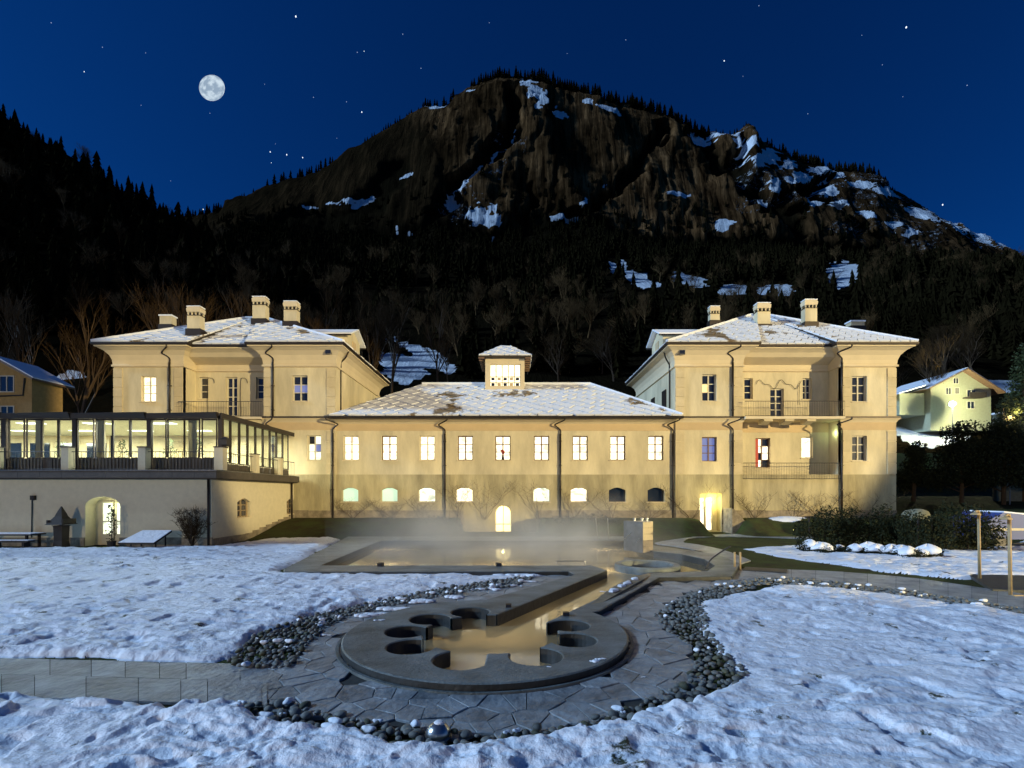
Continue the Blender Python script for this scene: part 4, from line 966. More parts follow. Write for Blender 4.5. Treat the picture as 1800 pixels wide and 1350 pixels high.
# round tub in the basin
tx, ty = 5.40, 19.75
m = MB(); R0, R1 = 1.30, 1.02
m.loft([[(tx+r_*math.cos(2*math.pi*k/56), ty+r_*math.sin(2*math.pi*k/56), z) for k in range(56)] for r_, z in ((R0, -1.2), (R0, .10), (R0-.03, .14), (R1+.03, .14), (R1, .10), (R1, -1.2))], False, False); m.build('round_tub', M['stone_rim'], bt)
# low wall between channel and pool at the right bank: long lens shaped stone
t = thing('stone_beam', 'long narrow pale stone beam with snow lying on the right bank of the channel', 'stone', G(1090, 1045))
a, b = Vector((*G(1038, 1076), .0)), Vector((*G(1146, 1014), .0)); m = MB(); rings = []
for k in range(13):
    s = k/12; c = a.lerp(b, s); wv = .05+.17*math.sin(math.pi*s)**.7; dn = (b-a).normalized(); nn = Vector((dn.y, -dn.x, 0))
    rings.append([c-nn*wv+Vector((0, 0, .0)), c+nn*wv, c+nn*wv*.9+Vector((0, 0, .12+.1*math.sin(math.pi*s))), c-nn*wv*.8+Vector((0, 0, .14+.12*math.sin(math.pi*s)))])
m.loft(rings); m.build('beam', M['beam'], t)
m = MB()
g = random.Random(6)
for s, L_ in ((.30, .30), (.42, .22), (.52, .34), (.66, .18)):
    c = a.lerp(b, s); dn = (b-a).normalized(); ph = g.uniform(0, 6)
    m.loft([[c+dn*(q*L_*(1+.3*math.sin(2*t_+ph))*math.cos(t_))+Vector((dn.y, -dn.x, 0))*(q*.11*(1+.3*math.sin(3*t_+ph))*math.sin(t_)-.02)+Vector((0, 0, .24+z)) for t_ in np.linspace(0, 2*math.pi, 17)[:-1]] for q, z in ((1, -.02), (.9, .025), (.5, .045), (.05, .05))])
m.build('snow_lumps', M['snow_clean'], t)
for px, py, lab in ((669, 992, 'small dark box light on the front coping, left one'), (877, 992, 'small dark box light on the front coping, under the arched door'), (894, 1064, 'small dark box light where the left bank meets the round rim'), (995, 1079, 'small dark box light where the right bank meets the round rim')):
    x, y = GT(px, py+3); t = thing('coping_light', lab, 'light', (x, y, ZR)); s = .07 if y < 14 else .11; m = MB(); m.box(x-s, x+s, y-s, y+s, ZR, ZR+s*1.2); m.build('housing', M['gutter'], t); m = MB(); m.box(x-s*.7, x+s*.7, y-s-.006, y-s-.001, ZR+.02, ZR+s); m.build('lens', M['glass_dark'], t)
for x, y in ((-5.5, 21.5), (-.5, 21.5), (3.9, 19.6), (3.2, 15.4), (1.4, 12.6), (-7, 27), (-1, 28), (5, 27), (-.4, 10.6), (-.4, 9.0)):
    lamp('water_fill', 'POINT', (x, y, -.95), 76 if y > 19 else 26 if y > 12 else 15, (1, .84, .56), size=.25)  # unseen lamps added below the surface to make the water glow golden
# control block with showers
cx_, cy_ = FX(1121, 25), 25.0
t = thing('shower_block', 'tall steel and stone shower block standing at the corner of the steaming basin', 'shower', (cx_, cy_, 0))
xa, xm, xb = FX(1101, 24.7), FX(1129, 24.2), FX(1143, 25); zt = FZ(916, 24.5)
m = MB(); m.prism([(xa, 25.3), (xm, 24.1), (xm+.001, 25.3)], ZR-.1, zt-.02); m.build('steel_face', M['steel_dark'], t)
for k in range(5):
    z0 = ZR-.1+k*(zt-ZR+.08)/5; m = MB(); m.prism([(xm+.01, 24.1), (xb, 24.5), (xb, 25.4), (xm+.01, 25.4)], z0+.006, z0+(zt-ZR+.08)/5-.006); m.build('stone_course', M['quoin'] if k > 1 else M['plinth'], t)
for q in (.35, .65, .85):
    x = xa+(xb-xa)*q; m = MB(); m.lathe([(.05, zt-.03), (.05, zt+.05), (.08, zt+.07), (.08, zt+.13), (.02, zt+.15)], (x, 24.9), 8); m.build('valve', M['steel'], t)
for (x, z) in ((xa+.05, zt-.62), (xa+.62, zt-.8)):
    m = MB(); m.tube([(x+.12, 24.5, z), (x-.28, 24.0, z-.22)], .028, 6); m.build('spout', M['steel'], t)
def rail_tube(name, label, cat, paths, r_=.022, mt='steel', group=None):
    t = thing(name, label, cat, tuple(paths[0][0]), 0, group)
    for p in paths: m = MB(); m.tube(smooth_line(p, 5) if len(p) > 2 else p, r_, 6); m.build('rail', M[mt], t, True)
    return t
x, y = 5.0, 29.8
rail_tube('pool_ladder', 'thin steel ladder rails rising from the steaming water left of the shower block', 'ladder', [[(5.15, 30, .1), (5.05, 29.8, .9), (4.93, 29.5, 1.5)], [(5.85, 30, .1), (5.75, 29.8, .9), (5.68, 29.6, 1.5)]], .03)
x0, y0 = G(980, 993, .2); x1, y1 = G(1030, 993, .2)
rail_tube('pool_grab_bar', 'low steel grab bar loop just above the water near the basin front', 'handrail', [[(x0, y0+.3, -.1), (x0, y0+.3, .22), (x0+.1, y0+.3, .3), (x1-.1, y0+.3, .3), (x1, y0+.3, .22), (x1, y0+.3, .06), (x1-.1, y0+.3, .02), (x0+.2, y0+.3, .02)]], .02)
p0 = G(1240, 1000, .1); p1 = G(1275, 1002, .1)
rail_tube('slanted_handrail', 'slanting dark handrail with pale end at the right end of the basin', 'handrail', [[(p0[0], p0[1], .1), (p0[0]+.25, p0[1], .5), (p1[0]+.1, p1[1], .95), (p1[0]+.2, p1[1], .98)]], .03, 'rail')
for dx in (0, .22):
    rail_tube('bollard_rail', 'short pale bamboo coloured post, one of a pair beside the slanted handrail', 'post', [[(G(1291, 1003)[0]+dx, G(1291, 1003)[1], 0), (G(1291, 1003)[0]+dx, G(1291, 1003)[1], .72)]], .045, 'wood_pale', 'pair of short posts by the handrail')
t = thing('basin_grating', 'long dark drainage grating let into the paving right of the basin', 'grating', (*G(1345, 1003), 0)); pa = [G(*p, .02) for p in ((1310, 998), (1384, 1002), (1382, 1008), (1306, 1003))]
m = MB(); m.prism(pa, .012, .06); m.build('grate', M['stone_side'], t)

# ================================================================ GROUND
def bankh(X, Y):
    cut = (sstep(-4.3, -4.0, X)*(1-sstep(1.8, 2.1, X))+sstep(13.8, 14.3, X)*(1-sstep(16.4, 17.4, X)))
    b = 1.15*sstep(33.2, 36.8, Y)*(1-np.clip(cut, 0, 1)*(Y < 39))
    bl = 1.15*sstep(30.0, 37.5, Y)
    b = np.where((X < -11), np.maximum(b*sstep(-18, -15, X), bl*(1-sstep(-13, -9, X))*sstep(-17.5, -17.3, X)), b)
    b = np.where((X < -17.4) & (Y < 37), 0, b)
    b = b+.68*np.clip(Y-50, 0, 100)+sstep(31, 36, X)*.12*np.clip(Y-34, 0, 16)
    return b
def ground_mat():
    m = bpy.data.materials.new('winter_turf'); m.use_nodes = True; t = m.node_tree; N = t.nodes; L = t.links; b = N['Principled BSDF']; b.inputs['Roughness'].default_value = .95; b.inputs['Specular IOR Level'].default_value = .1
    g = N.new('ShaderNodeNewGeometry'); n = N.new('ShaderNodeTexNoise'); n.inputs['Scale'].default_value = .9; n.inputs['Detail'].default_value = 9; n.inputs['Roughness'].default_value = .7; L.new(g.outputs['Position'], n.inputs['Vector'])
    r = N.new('ShaderNodeValToRGB'); r.color_ramp.elements[0].position = .35; r.color_ramp.elements[0].color = (.045, .034, .016, 1); r.color_ramp.elements[1].position = .62; r.color_ramp.elements[1].color = (.06, .075, .02, 1)
    L.new(n.outputs['Fac'], r.inputs[0]); L.new(r.outputs[0], b.inputs['Base Color'])
    n1 = N.new('ShaderNodeTexNoise'); n1.inputs['Scale'].default_value = 22; n1.inputs['Detail'].default_value = 3; L.new(g.outputs['Position'], n1.inputs['Vector']); bp = N.new('ShaderNodeBump'); bp.inputs['Distance'].default_value = .06; L.new(n1.outputs['Fac'], bp.inputs['Height']); L.new(bp.outputs[0], b.inputs['Normal']); return m
M['turf'] = ground_mat()
GR = [(-90, -25), (90, -25), (90, 29.5), (-90, 29.5)]
outline = [pool, outer, circ(*C0, 2.86, 110)]
V, T = cdt([GR]+outline); Tg = fill(V, T, lambda x, y: ~inD(x, y) & ~inW(x, y) & (y < 29.5))
m = MB(); m.add([(x, y, -.035) for x, y in V], Tg); o = m.build('ground', M['turf']); o['kind'] = 'structure'
xs = np.concatenate([np.linspace(-90, -19, 40), np.linspace(-18.9, 34, 240), np.linspace(34.4, 90, 40)]); ys = np.linspace(29.5, 57, 130)
XX, YY = np.meshgrid(xs, ys); ZZ = bankh(XX, YY)-.035+.05*(fbm(XX*2, YY*2, 3, 5)-.5)*sstep(33, 33.6, YY)
kin = inD(XX, YY) | inW(XX, YY)
nx_, ny_ = len(xs), len(ys); I = np.arange(nx_*ny_).reshape(ny_, nx_); Q = np.stack([I[:-1, :-1], I[:-1, 1:], I[1:, 1:], I[1:, :-1]], -1).reshape(-1, 4)
kq = kin.ravel()[Q].all(1)
np_mesh('lawn_bank', np.stack([XX, YY, ZZ], -1).reshape(-1, 3), Q[~kq], M['turf'], kind='structure')

# paving
pav = GP([(425, 1168), (505, 1166), (545, 1118), (590, 1090), (660, 1064), (780, 1038), (900, 1022), (940, 1005), (1290, 1004), (1400, 1012), (1330, 1022), (1215, 1044), (1155, 1076), (1175, 1105), (1215, 1130), (1222, 1170), (1215, 1200), (1150, 1230), (1080, 1258), (1000, 1280), (900, 1296), (800, 1292), (700, 1280), (600, 1262), (520, 1240), (425, 1244)])
V, T = cdt([pav]+outline); Tp = fill(V, T, lambda x, y: in_poly(x, y, pav) & ~inD(x, y) & ~inW(x, y))
pv = tag(bpy.data.objects.new('crazy_paving', None), kind='structure'); COL.objects.link(pv)
m = MB(); m.add([(x, y, -.012) for x, y in V], Tp); m.build('paving_bed', M['mortar'], pv)
r = random.Random(3); seeds = []
bx0, bx1 = min(p[0] for p in pav)-.5, max(p[0] for p in pav)+.5; by0, by1 = min(p[1] for p in pav)-.5, max(p[1] for p in pav)+.5
tries = 0
while tries < 6000:
    tries += 1; x, y = r.uniform(bx0, bx1), r.uniform(by0, by1); dm = r.choice((.22, .34, .5, .62))+.02*max(0, y-8)
    if all((x-a)**2+(y-b)**2 > dm*dm for a, b in seeds): seeds.append((x, y))
SA = np.array(seeds); cnt = 0
okp = in_poly(SA[:, 0], SA[:, 1], pav) & ~inD(SA[:, 0], SA[:, 1])
# keep-out margin so that no stone runs under the rim into the water
def ring_pull(c, v):
    lo_, hi_ = 0., 1.
    f = lambda s: bool(inD(np.array([c[0]+(v[0]-c[0])*s]), np.array([c[1]+(v[1]-c[1])*s]))[0])
    if not f(1.): return v
    for _ in range(12):
        mi = (lo_+hi_)/2
        if f(mi): hi_ = mi
        else: lo_ = mi
    return (c[0]+(v[0]-c[0])*lo_, c[1]+(v[1]-c[1])*lo_)
for i in np.where(okp)[0]:
    x, y = seeds[i]; cell = [(x-1.2, y-1.2), (x+1.2, y-1.2), (x+1.2, y+1.2), (x-1.2, y+1.2)]
    dd_ = np.hypot(SA[:, 0]-x, SA[:, 1]-y)
    for j in np.argsort(dd_)[1:22]:
        a, b = seeds[j][0]-x, seeds[j][1]-y; L = math.hypot(a, b); a /= L; b /= L; cell = clip_half(cell, a, b, a*x+b*y+L/2-.004)
        if len(cell) < 3: break
    if len(cell) < 3 or area2(cell) < .02: continue
    sub = []
    for k in range(len(cell)):      # irregular broken edges
        p, q = cell[k], cell[(k+1) % len(cell)]; sub.append(p)
        if math.hypot(q[0]-p[0], q[1]-p[1]) > .25:
            mx, my = (p[0]+q[0])/2, (p[1]+q[1])/2; sub.append((mx+(x-mx)*r.uniform(0, .05), my+(y-my)*r.uniform(0, .05)))
    sub = [ring_pull((x, y), p) for p in sub]; zt = .012+r.uniform(0, .014); tx1, ty1 = r.uniform(-.012, .012), r.uniform(-.012, .012)
    m = MB(); z = lambda p: zt+(p[0]-x)*tx1+(p[1]-y)*ty1
    ins = [(p[0]+(x-p[0])*.035, p[1]+(y-p[1])*.035) for p in sub]
    m.loft([[(p[0], p[1], -.03) for p in sub], [(p[0], p[1], z(p)-.008) for p in sub], [(p[0], p[1], z(p)) for p in ins]], False, True); m.build('flagstone', M['flag'], pv)
# slab path to the left: two courses of big rectangular slabs
pa_ = tag(bpy.data.objects.new('slab_path', None), kind='structure'); COL.objects.link(pa_)
P0, P1, P2, P3 = Vector(G(-420, 1146)), Vector(G(470, 1169)), Vector(G(470, 1243)), Vector(G(-420, 1214))
m = MB(); m.add([(p.x, p.y, -.016) for p in (P0, P1, P2, P3)], [(0, 1, 2, 3)]); m.build('path_bed', M['mortar'], pa_)
def PP(s, t): return (P0.lerp(P1, s)).lerp(P3.lerp(P2, s), t)
for row, (t0, t1) in enumerate(((0.01, .47), (.47, .99))):
    s = 0.0
    while s < 1:
        ds = r.choice((.05, .065, .08, .10)); e = min(1, s+ds); q = [PP(s+.0007, t0+.005), PP(e-.0007, t0+.005), PP(e-.0007, t1-.005), PP(s+.0007, t1-.005)]; z = .012+r.uniform(0, .012)
        m = MB(); m.loft([[(p.x, p.y, -.03) for p in q], [(p.x, p.y, z) for p in q]], False, True); m.build('slab', M['flag'], pa_); s = e
# right-hand garden path
def strip(name, L_, R_, mt, z, n, parent):
    L_, R_ = smooth_line([(*p, 0) for p in L_], 12), smooth_line([(*p, 0) for p in R_], 12)
    k = len(L_)-1
    for i in range(n):
        a, b = int(i*k/n), int((i+1)*k/n); ins = .015
        q = [L_[a].lerp(L_[b], .006), L_[a].lerp(L_[b], .994), R_[a].lerp(R_[b], .994), R_[a].lerp(R_[b], .006)]; zz = z+r.uniform(0, .01)
        m = MB(); m.loft([[(p.x, p.y, -.03) for p in q], [(p.x, p.y, zz) for p in q]], False, True); m.build(name, M[mt], parent)
rp = tag(bpy.data.objects.new('garden_path', None), kind='structure'); COL.objects.link(rp)
lp = GP([(1290, 1000), (1400, 1002), (1500, 1007), (1600, 1016), (1700, 1030), (1800, 1045), (2000, 1080)]); rpp = GP([(1290, 1014), (1400, 1018), (1500, 1027), (1600, 1040), (1700, 1054), (1800, 1070), (2000, 1108)])
m = MB(); m.add([(x, y, -.02) for x, y in lp+rpp[::-1]], [tuple(range(len(lp)*2))]); m.build('path_bed', M['mortar'], rp)
strip('slab', lp, rpp, 'flag', .01, 13, rp)
l2 = GP([(1300, 992), (1240, 972), (1190, 961), (1150, 955), (1190, 948), (1250, 944), (1330, 944), (1430, 948)]); r2 = GP([(1320, 986), (1275, 968), (1225, 957), (1200, 953), (1220, 943), (1262, 939.5), (1330, 939), (1430, 943)])
strip('slab', l2, r2, 'flag', .012, 18, rp)

# ---------------------------------------------------------------- snow
def SP(pts): return GP(pts, .04)
S1 = SP([(-500, 962), (0, 962), (210, 961), (385, 958), (430, 951), (500, 945), (560, 943), (604, 947), (500, 1001), (515, 1007), (640, 1007), (880, 1007), (960, 1006), (935, 1012), (870, 1019), (700, 1048), (560, 1078), (460, 1113), (408, 1152), (370, 1162), (240, 1158), (0, 1150), (-500, 1142)])
S2 = SP([(-700, 1210), (0, 1219), (150, 1224), (260, 1232), (310, 1250), (345, 1240), (420, 1246), (470, 1262), (540, 1280), (640, 1300), (760, 1314), (900, 1308), (1060, 1278), (1165, 1247), (1238, 1214), (1290, 1185), (1262, 1145), (1228, 1104), (1212, 1064), (1300, 1036), (1370, 1026), (1500, 1034), (1640, 1050), (1750, 1070), (1900, 1090), (2700, 1170), (3300, 1900), (-1500, 1900)])
S3 = SP([(1300, 963), (1340, 959), (1420, 955), (1560, 966), (1700, 966), (1800, 948), (2600, 952), (2600, 1050), (1800, 1014), (1700, 1017), (1560, 1004), (1440, 987), (1360, 976)])
S4 = SP([(1345, 934), (1400, 930), (1440, 932), (1400, 939), (1350, 938)])
Yr = np.exp(np.linspace(math.log(3.0), math.log(44), 640)); ur = np.linspace(-1.5, 1.55, 700)
U, YY = np.meshgrid(ur, Yr); XX = U*YY
jx = (fbm(XX*1.6, YY*1.6, 4, 2)-.5)*.55+(fbm(XX*7, YY*7, 2, 9)-.5)*.05; jy = (fbm(XX*1.6+50, YY*1.6, 4, 3)-.5)*.55+(fbm(XX*7+9, YY*7, 2, 4)-.5)*.05
XJ, YJ = XX+jx, YY+jy
inside = np.zeros(XX.shape, bool); dist = np.zeros(XX.shape)
for S in (S1, S2, S3, S4):
    k = in_poly(XJ, YJ, S); inside |= k; dd = dist_poly(XJ, YJ, S); dist = np.where(k, np.maximum(dist, dd), dist)
inside &= ~inD(XX, YY) & ~((YY > 27.55) & (XX < -17.2))
wx, wy = (fbm(XX*.9, YY*.9, 3, 88)-.5)*2.4, (fbm(XX*.9+7, YY*.9, 3, 89)-.5)*2.4
zone = sstep(.38, .62, fbm(XX*.35, YY*.35, 3, 90))
lump = ridged(XX*.9+wx, YY*1.9+wy, 4, 20)*.14+fbm(XX*2.4+wx, YY*4.2+wy, 4, 31)*(.04+.16*zone)+ridged(XX*4+wx, YY*7, 3, 40)*(.02+.05*zone)
foot = vnoise(XX*2.2, YY*2.6, 60); lump = lump-.09*sstep(.74, .84, foot)
amp = .75+.35*sstep(9.0, 6.0, YY)
near = sstep(1.3, .1, dist)*sstep(8.6, 6.5, YY)           # snow heaped over the stones at the near edge
fw = np.maximum(1, YY/7)
H = -.035+sstep(0, .1, dist/fw)*.055+sstep(0, .22, dist/fw)*(lump*amp*.8-.02)+near*sstep(0, .3, dist)*(.10*(ridged(XX*2.1+3, YY*2.1, 3, 77)-.25))
Zs = H-.03+np.where(YY > 29.5, bankh(XX, YY), 0)
inside &= ~((YY > 31.5) & (XX < 6) & (XX > -17.5))
nr, nc = XX.shape; I = np.arange(nr*nc).reshape(nr, nc)
fk = inside[:-1, :-1] & inside[:-1, 1:] & inside[1:, 1:] & inside[1:, :-1]
Q = np.stack([I[:-1, :-1], I[:-1, 1:], I[1:, 1:], I[1:, :-1]], -1)[fk]
used, inv = np.unique(Q.ravel(), return_inverse=True)
np_mesh('snow', np.stack([XX, YY, Zs], -1).reshape(-1, 3)[used], inv.reshape(-1, 4), M['snow'], kind='stuff')
# the big lawn beside and behind the eye, so that the snow goes on outside the frame
m = MB(); m.add([(-88, -24, .0), (88, -24, .0), (88, 3.2, .0), (-88, 3.2, .0)], [(0, 1, 2, 3)]); o = m.build('snow_field', M['snow']); o['kind'] = 'structure'
for s in (-1, 1):
    m = MB(); m.add([(s*4.6, 3.2, .0), (s*88, 3.2, .0), (s*88, 30, .0), (s*46, 30, .0)], [(0, 1, 2, 3)]); o = m.build('snow_field', M['snow']); o['kind'] = 'structure'

# ---------------------------------------------------------------- pebbles
def pebble_mesh(seed, name, mt):
    rr = np.random.default_rng(seed); import bmesh
    bm = bmesh.new(); bmesh.ops.create_icosphere(bm, subdivisions=2, radius=1); sc_ = rr.uniform(.75, 1.15, 3)*np.array([1, .85, .62]); of = rr.uniform(0, 50)
    for v in bm.verts:
        c = v.co; n = float(fbm(c.x*1.1+of+c.z, c.y*1.1+of-c.z, 2, 3))-.5; v.co = Vector((c.x*sc_[0], c.y*sc_[1], c.z*sc_[2]))*(1+n*.55)
    for f in bm.faces: f.smooth = True
    me = bpy.data.meshes.new(name); bm.to_mesh(me); bm.free(); me.materials.append(mt); return me
PM = [pebble_mesh(i, 'pebble', M['pebble'] if i % 4 else M['pebble_moss']) for i in range(8)]
bands = [SP([(400, 1160), (455, 1112), (560, 1078), (700, 1047), (870, 1018), (940, 1012), (930, 1020), (900, 1030), (780, 1046), (655, 1070), (585, 1095), (545, 1125), (508, 1172), (420, 1172)]),
         SP([(425, 1240), (520, 1236), (600, 1256), (700, 1275), (800, 1286), (900, 1290), (1000, 1276), (1080, 1253), (1150, 1225), (1210, 1192), (1225, 1150), (1208, 1130), (1170, 1105), (1148, 1080), (1215, 1040), (1330, 1015), (1335, 1028), (1240, 1060), (1245, 1105), (1275, 1145), (1315, 1185), (1250, 1232), (1170, 1265), (1060, 1300), (900, 1330), (740, 1330), (620, 1312), (520, 1285), (430, 1255)]),
         SP([(1330, 1015), (1400, 1017), (1500, 1026), (1600, 1038), (1700, 1053), (1850, 1078), (1850, 1092), (1700, 1062), (1600, 1048), (1500, 1038), (1400, 1028), (1335, 1027)])]
pts = []; r = random.Random(12)
for B in bands:
    x0, x1 = min(p[0] for p in B), max(p[0] for p in B); y0, y1 = min(p[1] for p in B), max(p[1] for p in B); n = int((x1-x0)*(y1-y0)*1500)
    n = min(n, 60000); X = np.random.uniform(x0, x1, n); Y = np.random.uniform(y0, y1, n); k = in_poly(X, Y, B) & ~inD(X, Y); cell = {}
    for x, y in zip(X[k], Y[k]):
        s = .050*(1.22 if y < 7.4 else 1.05 if y < 12 else 1.25); g_ = (int(x/.12), int(y/.12)); ok = True
        for i in (-1, 0, 1):
            for j in (-1, 0, 1):
                for (a, b) in cell.get((g_[0]+i, g_[1]+j), ()):
                    if (a-x)**2+(b-y)**2 < (s*1.75)**2: ok = False
        if ok: cell.setdefault(g_, []).append((x, y)); pts.append((x, y, s))
pts.sort(key=lambda p: p[1])
pb = thing('pebble_border', 'border of rounded grey river pebbles curving round the paved circle', 'pebble border', (0, 6.5, 0))
vis = [p for p in pts if p[1] > 5.9]; big = vis[::2][:300]; bigset = set(big)
rest_v = []; rest_f = []; nn = 0
base = []
for me in PM:
    co = np.zeros(len(me.vertices)*3); me.vertices.foreach_get('co', co); fa = np.array([list(p.vertices) for p in me.polygons]); base.append((co.reshape(-1, 3), fa))
for p in pts:
    x, y, s = p; s2 = s*r.uniform(.62, 1.5); k = r.randrange(8); rz = r.uniform(0, 6.28); z = r.uniform(-.01, .06)
    if p in bigset:
        o = bpy.data.objects.new('pebble', PM[k]); COL.objects.link(o); o.parent = pb; o.location = (x, y-6.5, z+.02); o.rotation_euler = (r.uniform(-.5, .5), r.uniform(-.5, .5), rz); o.scale = (s2, s2, s2)
    else:
        co, fa = base[k]; c, sn = math.cos(rz), math.sin(rz); q = co*s2; q = np.stack([q[:, 0]*c-q[:, 1]*sn+x, q[:, 0]*sn+q[:, 1]*c+y-6.5, q[:, 2]+z], 1); rest_v.append(q); rest_f.append(fa+nn); nn += len(q)
np_mesh('pebble_bed', np.concatenate(rest_v), np.concatenate(rest_f), M['pebble'], pb, kind='stuff')
m = MB(); g = random.Random(8)
for p in vis:
    if g.random() < (.05 if p[1] > 7.5 else .10):
        x, y, s = p; k = g.uniform(.5, 1.5)*s; ph = g.uniform(0, 6); m.loft([[(x+q*k*(1+.3*math.sin(2*a+ph)+.2*math.sin(3*a))*math.cos(a), y+q*k*.8*math.sin(a)*(1+.25*math.cos(3*a+ph)), .07+z*k+.02*math.sin(a*2+ph)*q) for a in np.linspace(0, 2*math.pi, 10)[:-1]] for q, z in ((1.1, 0), (1., .35), (.7, .6), (.25, .75), (.03, .78))])
m.build('snow_clumps', M['snow_clean'], pb, True)['kind'] = 'stuff'
# garden spotlight dome among the pebbles
x, y = G(770, 1280, .12); t = thing('garden_spotlight', 'shiny steel dome spotlight half covered with snow among the pebbles', 'spotlight', (x, y, .02))
m = MB(); m.lathe([(.155, .03), (.15, .09), (.115, .15), (.06, .185), (.01, .195)], (x, y), 20); m.build('dome', M['steel'], t, True)
m = MB(); m.lathe([(.075, .178), (.05, .20), (.01, .208)], (x+.01, y+.01), 12); m.build('snow_patch', M['snow_clean'], t, True); m = MB(); m.lathe([(.17, .0), (.17, .035), (.15, .04)], (x, y), 20); m.build('base_ring', M['steel_dark'], t, True)

# thin snow left lying on the stones beside the left bank and on the rim
m = MB(); g = random.Random(17)
for (px, py, rx, z0) in ((620, 1006, .9, .02), (700, 1008, 1.1, .02), (770, 1007, .8, .02), (840, 1008, 1.2, .02), (905, 1010, .8, .02), (655, 1082, .35, .03), (700, 1070, .5, .03), (742, 1058, .45, .03), (800, 1050, .35, .03), (665, 1090, .12, ZR), (858, 1036, .3, .03), (905, 1030, .25, .03), (930, 1022, .3, .03), (1060, 1040, .1, ZR), (1130, 1190, .05, .03), (965, 1172, .04, ZR), (1150, 1013, .25, .03), (575, 1116, .12, .03), (1042, 1162, .12, ZR), (1052, 1158, .08, ZR)):
    for q_ in range(4):
        x, y = G(px, py, z0); x += g.uniform(-1, 1)*rx*.9; y += g.uniform(-1, 1)*rx*.3; k = rx*g.uniform(.25, .6); ph = g.uniform(0, 6)
        m.loft([[(x+q*k*(1+.35*math.sin(2*a+ph)+.22*math.sin(5*a+ph)+.12*math.sin(9*a))*math.cos(a), y+q*k*.55*math.sin(a)*(1+.3*math.cos(3*a+ph)+.15*math.sin(7*a)), z0+z*min(.05, k*.25)) for a in np.linspace(0, 2*math.pi, 25)[:-1]] for q, z in ((1, .0), (.93, .7), (.6, 1), (.05, 1.1))], False, True)
m.build('snow_remnants', M['snow_clean'], None, True)['kind'] = 'stuff'
# ================================================================ MOUNTAIN AND HILL
RID = [(-700, 470), (0, 430), (250, 400), (330, 388), (390, 378), (400, 357), (440, 341), (480, 322), (560, 303), (610, 266), (650, 244), (700, 214), (745, 187), (790, 183), (800, 168), (840, 145), (880, 134), (930, 133), (960, 142), (1000, 158), (1040, 166), (1100, 181), (1160, 198), (1210, 226), (1260, 234), (1290, 238), (1304, 226), (1318, 214), (1330, 240), (1345, 250), (1380, 270), (1450, 295), (1540, 307), (1560, 328), (1620, 367), (1700, 415), (1800, 458), (2000, 540), (2500, 640)]
FOOT = [(-700, 560), (330, 420), (400, 410), (560, 412), (700, 425), (760, 400), (870, 425), (960, 400), (1060, 408), (1160, 440), (1360, 440), (1480, 455), (1600, 470), (1700, 480), (1800, 500), (2000, 580), (2500, 690)]
ip = lambda T_, x: np.interp(x, [p[0] for p in T_], [p[1] for p in T_])
def mk_terrain(pxs, prof, yk, ridx):
    """rows of ground from near to far; prof(px) gives the profile heights at the distances yk"""
    U = (pxs-CX)/F; rows = []
    return U
NC = 760
pxs = np.linspace(-600, 2500, NC); U = (pxs-CX)/F
Rg, Ft = ip(RID, pxs)+ (fbm(pxs*.09, pxs*0, 4, 8)-.5)*9, ip(FOOT, pxs)+(fbm(pxs*.03, pxs*0, 3, 9)-.5)*26
def z_at(py, Y): return CZ+(HY-py)*Y/F
kY = [55, 80, 110, 160, 230, 310, 395]
kP = [840, 768, 695, 615, 535, 468]
rowsY = []; rowsZ = []; tt = []
KY = np.array(kY, float); Zk = np.stack([z_at(np.full(NC, p), y) for p, y in zip(kP, kY)]+[z_at(Ft, 395)], 0)
for y in np.concatenate([np.linspace(55, 395, 120)]):
    i = min(len(kY)-2, int(np.searchsorted(KY, y, side='right')-1)); f = (y-KY[i])/(KY[i+1]-KY[i]); rowsY.append(np.full(NC, y)); rowsZ.append(Zk[i]*(1-f)+Zk[i+1]*f); tt.append(0)
zf, zr_ = z_at(Ft, 395), z_at(Rg, 480)
for k in range(1, 191):         # the cliffs: steep in the middle, shelving at the top
    t = k/190; rowsY.append(395+85*(t**1.25 if True else t)+0*U); rowsZ.append(zf+(zr_-zf)*(1-(1-t)**1.12)); tt.append(t)
for k in range(1, 10): rowsY.append(np.full(NC, 480+k*22.)); rowsZ.append(zr_-k*14.); tt.append(1)
YY = np.stack(rowsY); ZZ = np.stack(rowsZ); XX = U[None, :]*YY; TT = np.array(tt)[:, None]*np.ones(NC)
isc = sstep(0, .08, TT)*(1-sstep(.80, .99, TT))*(.45+.55*sstep(700, 800, pxs)[None, :])
# big buttresses and gullies, then vertical ribs, ledges and blocks
big_ = ridged(XX/95+.25*ZZ/90, ZZ/240, 3, 51)-.5; mid = ridged(XX/26+.35*ZZ/60, ZZ/110, 4, 61)-.5; fine = ridged(XX/6-.7*ZZ/24, ZZ/70, 4, 71)**1.4-.4; led = fbm(XX/60, ZZ/9, 3, 81)-.5
PX = CX+F*XX/YY; PY = HY-(ZZ-CZ)*F/YY
PXw, PYw = PX+(fbm(PX*.04, PY*.04, 3, 41)-.5)*34, PY+(fbm(PX*.04+9, PY*.04, 3, 42)-.5)*34
